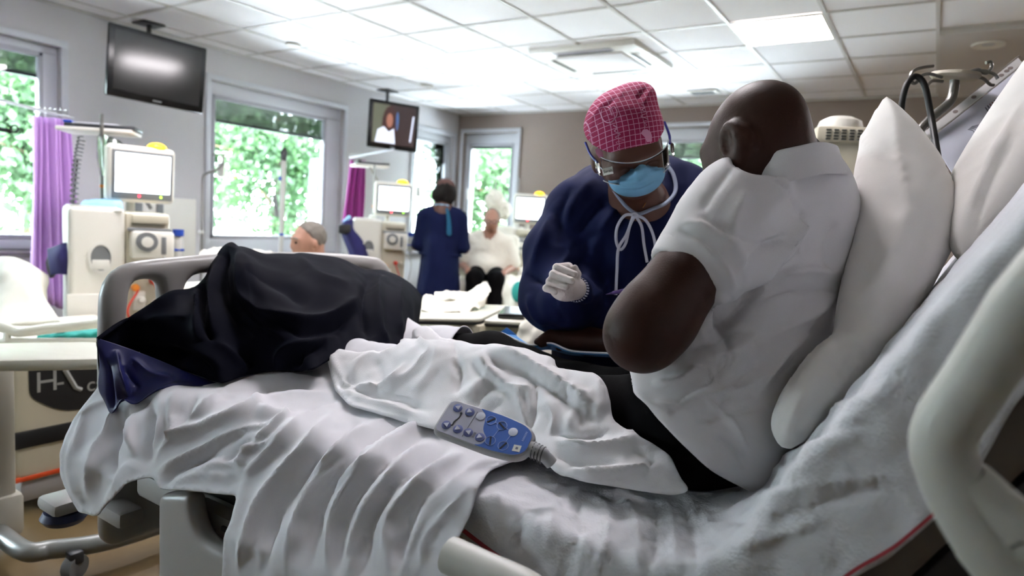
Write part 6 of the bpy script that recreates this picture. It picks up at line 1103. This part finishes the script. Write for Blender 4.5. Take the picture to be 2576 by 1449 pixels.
V, Q = loft([[PXz(1060, 783, .768), PXz(1110, 784, .768), PXz(1160, 784, .768), PXz(1200, 778, .77), PXz(1215, 772, .775)], [PX(1062, 758, 2.86), PX(1100, 765, 2.86), PX(1150, 768, 2.86), PX(1195, 755, 2.84), PX(1228, 742, 2.82)], [PX(1066, 742, 2.98), PX(1100, 750, 3.0), PX(1150, 752, 2.98), PX(1185, 738, 2.92), PX(1235, 730, 2.88)], [PX(1075, 738, 3.05), PX(1110, 742, 3.06), PX(1155, 746, 3.04), PX(1200, 716, 2.98), PX(1226, 712, 2.94)]], 60, 40); V = V+normals(V, Q)*(nfield(V, 18, 77)*.014)[:, None]; V, Q = solidify(V, Q, .002); cloth_obj('paper_sheet', V, Q, 'bg_white', pp)
V, Q = loft([[PX(1095, 738, 3.1), PX(1140, 732, 3.1), PX(1180, 740, 3.1)], [PX(1090, 748, 3.0), PX(1140, 742, 3.0), PX(1185, 752, 3.0)], [PX(1085, 756, 2.95), PX(1140, 755, 2.95), PX(1185, 760, 2.95)]], 30, 20); V = V+normals(V, Q)*(nfield(V, 25, 78)*.012)[:, None]; V, Q = solidify(V, Q, .002); cloth_obj('paper_fold', V, Q, 'bg_white', pp)
ph = thing('mobile_phone', 'black mobile phone lying on the small table beside the nurse', 'phone', tuple(PXz(1285, 792, .765))); a_, b_, c_, d_ = [PXz(*p, .7625) for p in ((1252, 800), (1318, 804), (1330, 784), (1270, 780))]; MB().prism([a_, b_, c_, d_], (0, 0, .018), .003).build('phone_body', 'phone_black', ph); m_ = (a_+b_+c_+d_)/4; MB().prism([m_+(p-m_)*.92+np.array([0, 0, .0181]) for p in (a_, b_, c_, d_)], (0, 0, .0006)).build('phone_screen', 'tv_screen', ph, smooth=False)
# ================================================================== people further back
def fig_skin(F_, lo, hi, h): V, Q = sdf_mesh(F_, lo, hi, h); return relax(V, Q, 1, .3), Q
# ---- standing nurse seen from behind
n2 = PX(1102, 740, 6.0); g = np.array([n2[0], n2[1], 0.]); R2 = CR.copy(); R2[2] = 0; R2 /= np.linalg.norm(R2); B2 = np.cross((0, 0, 1), R2)   # right, away
def G3(x, y, z): return g+R2*x+B2*y+np.array([0, 0, z])
p2 = thing('person', 'standing nurse in a dark blue gown seen from behind', 'person', tuple(g)); RG = np.stack([R2, B2, (0, 0, 1)])
def f(P):
    d = d_ell(P, G3(.02, .02, 1.36), (.075, .09, .105), RG); d = smin(d, d_cone(P, G3(0, 0, 1.28), G3(0, 0, 1.18), .055, .06), .03); d = smin(d, d_cone(P, G3(0, .02, 1.15), G3(0, .02, .85), .12, .12), .08)
    for s in (-1, 1): d = smin(d, d_cone(P, G3(s*.08, .02, .8), G3(s*.09, 0, .08), .075, .045), .05); d = smin(d, d_cone(P, G3(s*.09, .0, .05), G3(s*.09, .12, .04), .04, .035), .03); d = smin(d, d_cone(P, G3(s*.18, .02, 1.12), G3(s*.22, .02, .86), .045, .04), .03); d = smin(d, d_cone(P, G3(s*.22, .02, .86), G3(s*.10, .2, .88), .038, .03), .02)
    return d
V, Q = fig_skin(f, g+(-.5, -.5, -.01), g+(.5, .5, 1.52), .014); cloth_obj('body', V, Q, 'skin_nurse', p2)
def f(P):
    d = d_ell(P, G3(0, .01, 1.05), (.19, .13, .22), RG); d = smin(d, d_cone(P, G3(-.13, .01, 1.16), G3(.13, .01, 1.16), .065, .065), .05); d = smin(d, d_cone(P, G3(0, .01, .85), G3(0, .0, .45), .165, .20), .08)
    for s in (-1, 1): d = smin(d, d_cone(P, G3(s*.17, .01, 1.13), G3(s*.205, .02, .88), .065, .062), .04); d = smin(d, d_cone(P, G3(s*.205, .02, .88), G3(s*.11, .2, .88), .06, .045), .03)
    return np.maximum(d, .42-P[:, 2])
V, Q = fig_skin(f, g+(-.5, -.5, .4), g+(.5, .5, 1.32), .013); V = V+normals(V, Q)*(nfield(V, (9, 9, 3), 51)*.010)[:, None]; gg = cloth_obj('gown', V, Q, 'gown_navy', p2)
MB().tube(spline([G3(.05, -.10, 1.22), G3(.075, -.13, 1.12), G3(.085, -.145, 1.0), G3(.08, -.14, .98)], 12), np.r_[np.linspace(.012, .022, 8), np.linspace(.02, .006, 4)], 8, flat=.5, up=R2).build('gown_opening', 'scrub_teal', gg); MB().tube([G3(-.06, -.055, 1.245), G3(0, -.075, 1.25), G3(.06, -.055, 1.245)], .008, 6).build('neck_tie', 'pale_blue', gg); MB().tube([G3(.19*math.cos(a), .01+.15*math.sin(a), .80) for a in np.linspace(0, 6.28, 25)[:-1]], .012, 6, closed=True).build('waist_tie', 'gown_navy', gg)
def f(P): return smin(smin(d_ell(P, G3(.02, -.01, 1.37), (.095, .105, .105), RG), d_ell(P, G3(-.04, -.05, 1.33), (.06, .06, .06), RG), .03), d_ell(P, G3(.06, -.03, 1.32), (.055, .06, .06), RG), .03)
V, Q = fig_skin(f, g+(-.2, -.2, 1.2), g+(.25, .2, 1.52), .009); V = V+normals(V, Q)*(nfield(V, 38, 52)*.008)[:, None]; cloth_obj('hair', V, Q, 'hair_dark', p2)
V, Q = fig_skin(lambda P: np.maximum(d_ell(P, G3(.02, 0, 1.40), (.09, .10, .09), RG), 1.415-P[:, 2]), g+(-.2, -.2, 1.3), g+(.25, .2, 1.52), .009); cloth_obj('cap', V, Q, 'hair_brown', p2)
# ---- seated man in a white polo
g3 = PX(1225, 690, 6.4); g3 = np.array([g3[0], g3[1], 0.]); 
def K3(x, y, z): return g3+R2*x-B2*y+np.array([0, 0, z])          # y towards the viewer
RK = np.stack([R2, -B2, (0, 0, 1)]); p3 = thing('person', 'seated man with glasses in a white polo shirt and black trousers', 'person', tuple(K3(0, 0, .6)))
def f(P):
    d = d_ell(P, K3(.02, .10, 1.155), (.070, .085, .095), RK); d = smin(d, d_ell(P, K3(.02, .16, 1.10), (.055, .045, .060), RK), .04); d = smin(d, d_ell(P, K3(.02, .205, 1.10), (.014, .016, .022), RK), .02); d = smin(d, d_cone(P, K3(.02, .08, 1.09), K3(.0, .02, .98), .055, .06), .04); d = smin(d, d_cone(P, K3(0, 0, .92), K3(0, 0, .70), .11, .12), .06)
    for s in (-1, 1):
        d = smin(d, d_ell(P, K3(.02+s*.072, .09, 1.14), (.012, .02, .03), RK), .01); d = smin(d, d_cone(P, K3(s*.19, .0, .92), K3(s*.25, .05, .70), .045, .04), .03); d = smin(d, d_cone(P, K3(s*.25, .05, .70), K3(s*.17, .28, .66), .038, .03), .02); d = smin(d, d_ell(P, K3(s*.16, .32, .655), (.04, .05, .025), RK), .02)
        for k in range(4): d = smin(d, d_cone(P, K3(s*.16+(k-1.5)*.018, .35, .655), K3(s*.15+(k-1.5)*.018, .40, .635), .010, .008), .006)
        d = smin(d, d_cone(P, K3(s*.10, .42, .50), K3(s*.10, .40, .26), .05, .038), .03); d = smin(d, d_cone(P, K3(s*.10, .40, .24), K3(s*.10, .54, .20), .036, .034), .03)
    return d
V, Q = fig_skin(f, g3+(-.75, -.75, .14), g3+(.75, .75, 1.28), .013); cloth_obj('body', V, Q, 'skin_light', p3)
def f(P):
    d = d_ell(P, K3(0, .01, .84), (.205, .14, .22), RK); d = smin(d, d_cone(P, K3(-.15, 0, .93), K3(.15, 0, .93), .075, .075), .05); d = smin(d, d_ell(P, K3(0, .04, .70), (.20, .17, .13), RK), .06)
    for s in (-1, 1): d = smin(d, d_cone(P, K3(s*.18, 0, .93), K3(s*.245, .04, .75), .072, .076), .03)
    return np.maximum(np.maximum(d, -d_cone(P, K3(.01, .06, 1.06), K3(.0, .07, .95), .07, .05)), .60-P[:, 2])
V, Q = fig_skin(f, g3+(-.5, -.5, .55), g3+(.5, .5, 1.08), .012); V = V+normals(V, Q)*(nfield(V, 14, 61)*.008)[:, None]; cloth_obj('polo_shirt', V, Q, 'bg_white', p3)
def f(P):
    d = d_ell(P, K3(0, 0, .64), (.19, .16, .09), RK)
    for s in (-1, 1): d = smin(d, d_cone(P, K3(s*.09, .05, .63), K3(s*.10, .42, .61), .085, .075), .04); d = smin(d, d_cone(P, K3(s*.10, .42, .60), K3(s*.10, .42, .36), .073, .07), .03)
    return d
V, Q = fig_skin(f, g3+(-.65, -.65, .25), g3+(.65, .65, .78), .013); cloth_obj('trousers', V, Q, 'trousers_black', p3)
V, Q = fig_skin(lambda P: np.maximum(d_ell(P, K3(.02, .085, 1.165), (.076, .085, .09), RK), (P-K3(.02, .10, 1.19))@(-B2*.7-np.array([0, 0, .7]))), g3+(-.3, -.3, 1.0), g3+(.3, .3, 1.3), .008); cloth_obj('hair', V, Q, 'hair_grey', p3)
gl = MB()
for s in (-1, 1): gl.tube([K3(.02+s*.03+.022*math.cos(a), .222, 1.125+.016*math.sin(a)) for a in np.linspace(0, 6.28, 15)[:-1]], .003, 5, closed=True)
gl.tube([K3(.012, .224, 1.128), K3(.028, .224, 1.128)], .003, 5); sp2 = thing('spectacles', 'dark framed spectacles worn by the seated man', 'spectacles', tuple(K3(.02, .2, 1.12))); gl.build('spectacle_frame', 'edge_black', sp2)
for s in (-1, 1): MB().tube([K3(.02+s*.052, .222, 1.128), K3(.02+s*.076, .10, 1.14)], .0025, 5).build('temple', 'edge_black', sp2)
tc_ = thing('treatment_chair', 'white treatment chair under the seated man', 'chair', tuple(K3(0, -.1, 0)))
MB().box((-.30, -.50, .44), (.30, .30, .56), .04, RK, g3).build('seat', 'bg_white', tc_); MB().box((-.30, -.40, .56), (.30, -.22, 1.0), .05, RK, g3).build('backrest', 'bg_white', tc_); MB().box((-.22, -.35, .08), (.22, .15, .44), .03, RK, g3).build('pedestal', 'device_white', tc_); MB().box((-.3, -.45, .0), (.3, .3, .08), .02, RK, g3).build('base', 'device_grey', tc_)
for s in (-1, 1): MB().box((s*.36-.05, -.3, .62), (s*.36+.05, .25, .68), .02, RK, g3).build('armrest', 'bg_white', tc_); MB().box((s*.36-.03, -.1, .44), (s*.36+.03, -.04, .63), .01, RK, g3).build('armrest_post', 'device_grey', tc_)
pb_ = thing('plastic_bag', 'white plastic bag hanging behind the seated man', 'bag', tuple(PX(1250, 500, 6.9))); V, Q = sdf_mesh(lambda P: smin(d_ell(P, PX(1245, 505, 6.95), (.10, .08, .12)), d_ell(P, PX(1265, 530, 6.95), (.09, .07, .10)), .05), PX(1245, 520, 6.95)-.3, PX(1245, 520, 6.95)+.3, .014); V = V+normals(V, Q)*(nfield(V, 18, 71)*.02)[:, None]; cloth_obj('bag_film', V, Q, 'bg_white', pb_); MB().tube([PX(1245, 485, 6.95), PX(1248, 440, 6.95)], .006, 6).build('bag_string', 'tubing', pb_)
dr = thing('teal_drape', 'white and teal drape hanging beside the seated man', 'cloth', tuple(PX(1310, 760, 5.6))); V, Q = loft([[PX(1268, 690, 5.7), PX(1295, 692, 5.6), PX(1325, 695, 5.6), PX(1350, 700, 5.7)], [PX(1270, 740, 5.65), PX(1295, 738, 5.5), PX(1325, 740, 5.5), PX(1350, 740, 5.65)], [PX(1270, 880, 5.65), PX(1295, 880, 5.5), PX(1325, 880, 5.5), PX(1350, 880, 5.65)]], 40, 30); V = V+normals(V, Q)*(nfield(V, 10, 72)*.03)[:, None]; V, Q = solidify(V, Q, .01); cloth_obj('white_side', V, Q, 'bg_white', dr); MB().ball(PX(1306, 735, 5.42), .075, 14, (1, .5, 1.2)).build('teal_side', 'teal_cloth', dr)
sk = thing('waste_sack', 'white and mint plastic sack standing behind the bed beside the nurse sleeve', 'sack', tuple(PX(1375, 870, 2.25))); V, Q = sdf_mesh(lambda P: smin(d_ell(P, PX(1340, 862, 2.3), (.06, .06, .09)), d_cone(P, PX(1350, 830, 2.3), PX(1345, 950, 2.3), .03, .08), .05), PX(1345, 890, 2.3)-.25, PX(1345, 890, 2.3)+.25, .009); V = V+normals(V, Q)*(nfield(V, 22, 73)*.014)[:, None]; cloth_obj('white_sack', V, Q, 'bg_white', sk); V, Q = sdf_mesh(lambda P: smin(d_ell(P, PX(1392, 850, 2.35), (.055, .06, .07)), d_cone(P, PX(1385, 860, 2.35), PX(1380, 960, 2.35), .05, .07), .05), PX(1390, 890, 2.35)-.25, PX(1390, 890, 2.35)+.25, .009); V = V+normals(V, Q)*(nfield(V, 20, 74)*.012)[:, None]; cloth_obj('mint_sack', V, Q, 'teal_cloth' if False else M('mint_film', (150, 196, 180), .6), sk)
# ---- man lying in the bed behind the footboard
hd4 = PX(776, 606, 4.1); f4 = -CF*.55-CR*.70-CU*.10; f4 /= np.linalg.norm(f4); x4 = np.cross(f4, (0, 0, 1)); x4 /= np.linalg.norm(x4); u4 = np.cross(x4, f4); R4 = np.stack([x4, f4, u4])
def J3(x, y, z): return hd4+x4*x+f4*y+u4*z
p4 = thing('person', 'grey-haired man reclining in the bed behind the footboard', 'person', tuple(hd4-np.array([0, 0, .35])))
def f(P):
    d = d_ell(P, J3(0, -.01, .02), (.076, .098, .095), R4); d = smin(d, d_ell(P, J3(0, .045, -.045), (.06, .052, .075), R4), .05); d = smin(d, d_ell(P, J3(0, .10, -.025), (.014, .020, .028), R4), .018); d = smin(d, d_ell(P, J3(0, .085, .02), (.05, .016, .012), R4), .025); d = smin(d, d_ell(P, J3(0, .08, -.10), (.03, .025, .025), R4), .03); d = smin(d, d_cone(P, J3(-.022, .092, -.07), J3(.022, .092, -.07), .008, .008), .01)
    for s in (-1, 1): d = smin(d, d_ell(P, J3(s*.08, -.005, -.015), (.012, .022, .033), R4), .01); d = np.maximum(d, -d_ell(P, J3(s*.032, .1, -.002), (.016, .012, .008), R4))
    d = smin(d, d_cone(P, J3(0, -.03, -.06), J3(.0, -.08, -.24), .058, .07), .04); d = smin(d, d_cone(P, J3(-.15, -.08, -.30), J3(.15, -.08, -.30), .06, .06), .06); d = smin(d, d_cone(P, J3(0, -.05, -.34), J3(0, .10, -.50), .13, .12), .08); return d
V, Q = fig_skin(f, hd4-(.45, .45, .55), hd4+(.45, .45, .2), .011); cloth_obj('body', V, Q, 'skin_light', p4)
V, Q = fig_skin(lambda P: np.maximum(d_ell(P, J3(0, -.018, .028), (.083, .100, .098), R4), (P-J3(0, .030, .060))@(f4*.80-u4*.60)), hd4-.2, hd4+.2, .008); V = V+normals(V, Q)*(nfield(V, 40, 55)*.004)[:, None]; cloth_obj('hair', V, Q, 'hair_grey', p4)
def f(P): return np.maximum(smin(smin(d_cone(P, J3(-.16, -.07, -.30), J3(.16, -.07, -.30), .078, .078), d_ell(P, J3(0, .02, -.42), (.21, .16, .2), R4), .06), d_cone(P, J3(0, -.05, -.2), J3(0, -.07, -.28), .075, .1), .04), -d_cone(P, J3(0, -.02, -.1), J3(0, -.05, -.22), .07, .06))
V, Q = fig_skin(f, hd4-(.5, .5, .62), hd4+(.5, .5, 0), .012); V = V+normals(V, Q)*(nfield(V, 14, 56)*.008)[:, None]; cloth_obj('shirt', V, Q, 'bg_white', p4)
for s in (-1, 1):
    MB().ball(J3(s*.032, .091, -.002), .009, 8).build('eye', 'hair_dark', p4); MB().tube([J3(s*.014, .104, .022), J3(s*.036, .100, .027), J3(s*.052, .086, .020)], .005, 6).build('eyebrow', 'hair_grey', p4)
MB().tube([J3(-.022, .098, -.070), J3(0, .103, -.069), J3(.022, .098, -.070)], .0035, 6).build('lips', 'hair_brown', p4)
b3 = thing('hospital_bed', 'white hospital bed behind the footboard carrying the reclining man', 'bed', (hd4[0]-.5, hd4[1], 0)); x3, y3 = hd4[0], hd4[1]
MB().box((x3-.95, y3-.45, .42), (x3+.2, y3+.45, .50), .01).build('deck', 'bed_dark', b3); MB().box((x3-.95, y3-.43, .50), (x3+.1, y3+.43, .60), .04).build('seat_mattress', 'bg_white', b3); bk = np.array([.62, 0, .78]); MB().box((0, -.43, -.1), (.26, .43, 0), .04, np.stack([bk, (0, 1, 0), np.cross(bk, (0, 1, 0))]), (x3-.0, y3, .55)).build('back_mattress', 'bg_white', b3)
MB().box((x3-.8, y3-.25, .1), (x3-.2, y3+.25, .42), .02).build('lift_base', 'bed_plastic', b3)
for dx in (-.85, .05):
    for dy in (-.35, .35): MB().lathe([(.01, -.02), (.05, -.02), (.055, 0), (.05, .02), (.01, .02)], (x3+dx, y3+dy, .055), (0, 1, 0), 14).build('caster', 'device_dark', b3); MB().tube([(x3+dx, y3+dy, .08), (x3+dx, y3+dy, .43)], .02, 8).build('leg', 'bed_plastic', b3)
rs = thing('bed_linen', 'crumpled white linen heap in front of the large window', 'linen', (x3-.7, y3, .6)); V, Q = loft([[PX(495, 665, 4.0), PX(560, 668, 3.95), PX(640, 668, 3.95), PX(720, 668, 4.0)], [PX(500, 640, 4.05), PX(560, 636, 4.0), PX(640, 645, 4.0), PX(720, 650, 4.05)], [PX(510, 630, 4.3), PX(560, 628, 4.3), PX(640, 634, 4.3), PX(720, 640, 4.3)]], 60, 30); V = V+normals(V, Q)*(nfield(V, 12, 81)*.03)[:, None]; V, Q = solidify(V, Q, .02); cloth_obj('linen_cloth', V, Q, 'bg_white', rs); MB().tube(spline([PX(500, 662, 3.98), PX(600, 664, 3.93), PX(720, 664, 3.98)], 12), .02, 8).build('linen_hem', 'bg_white', rs)
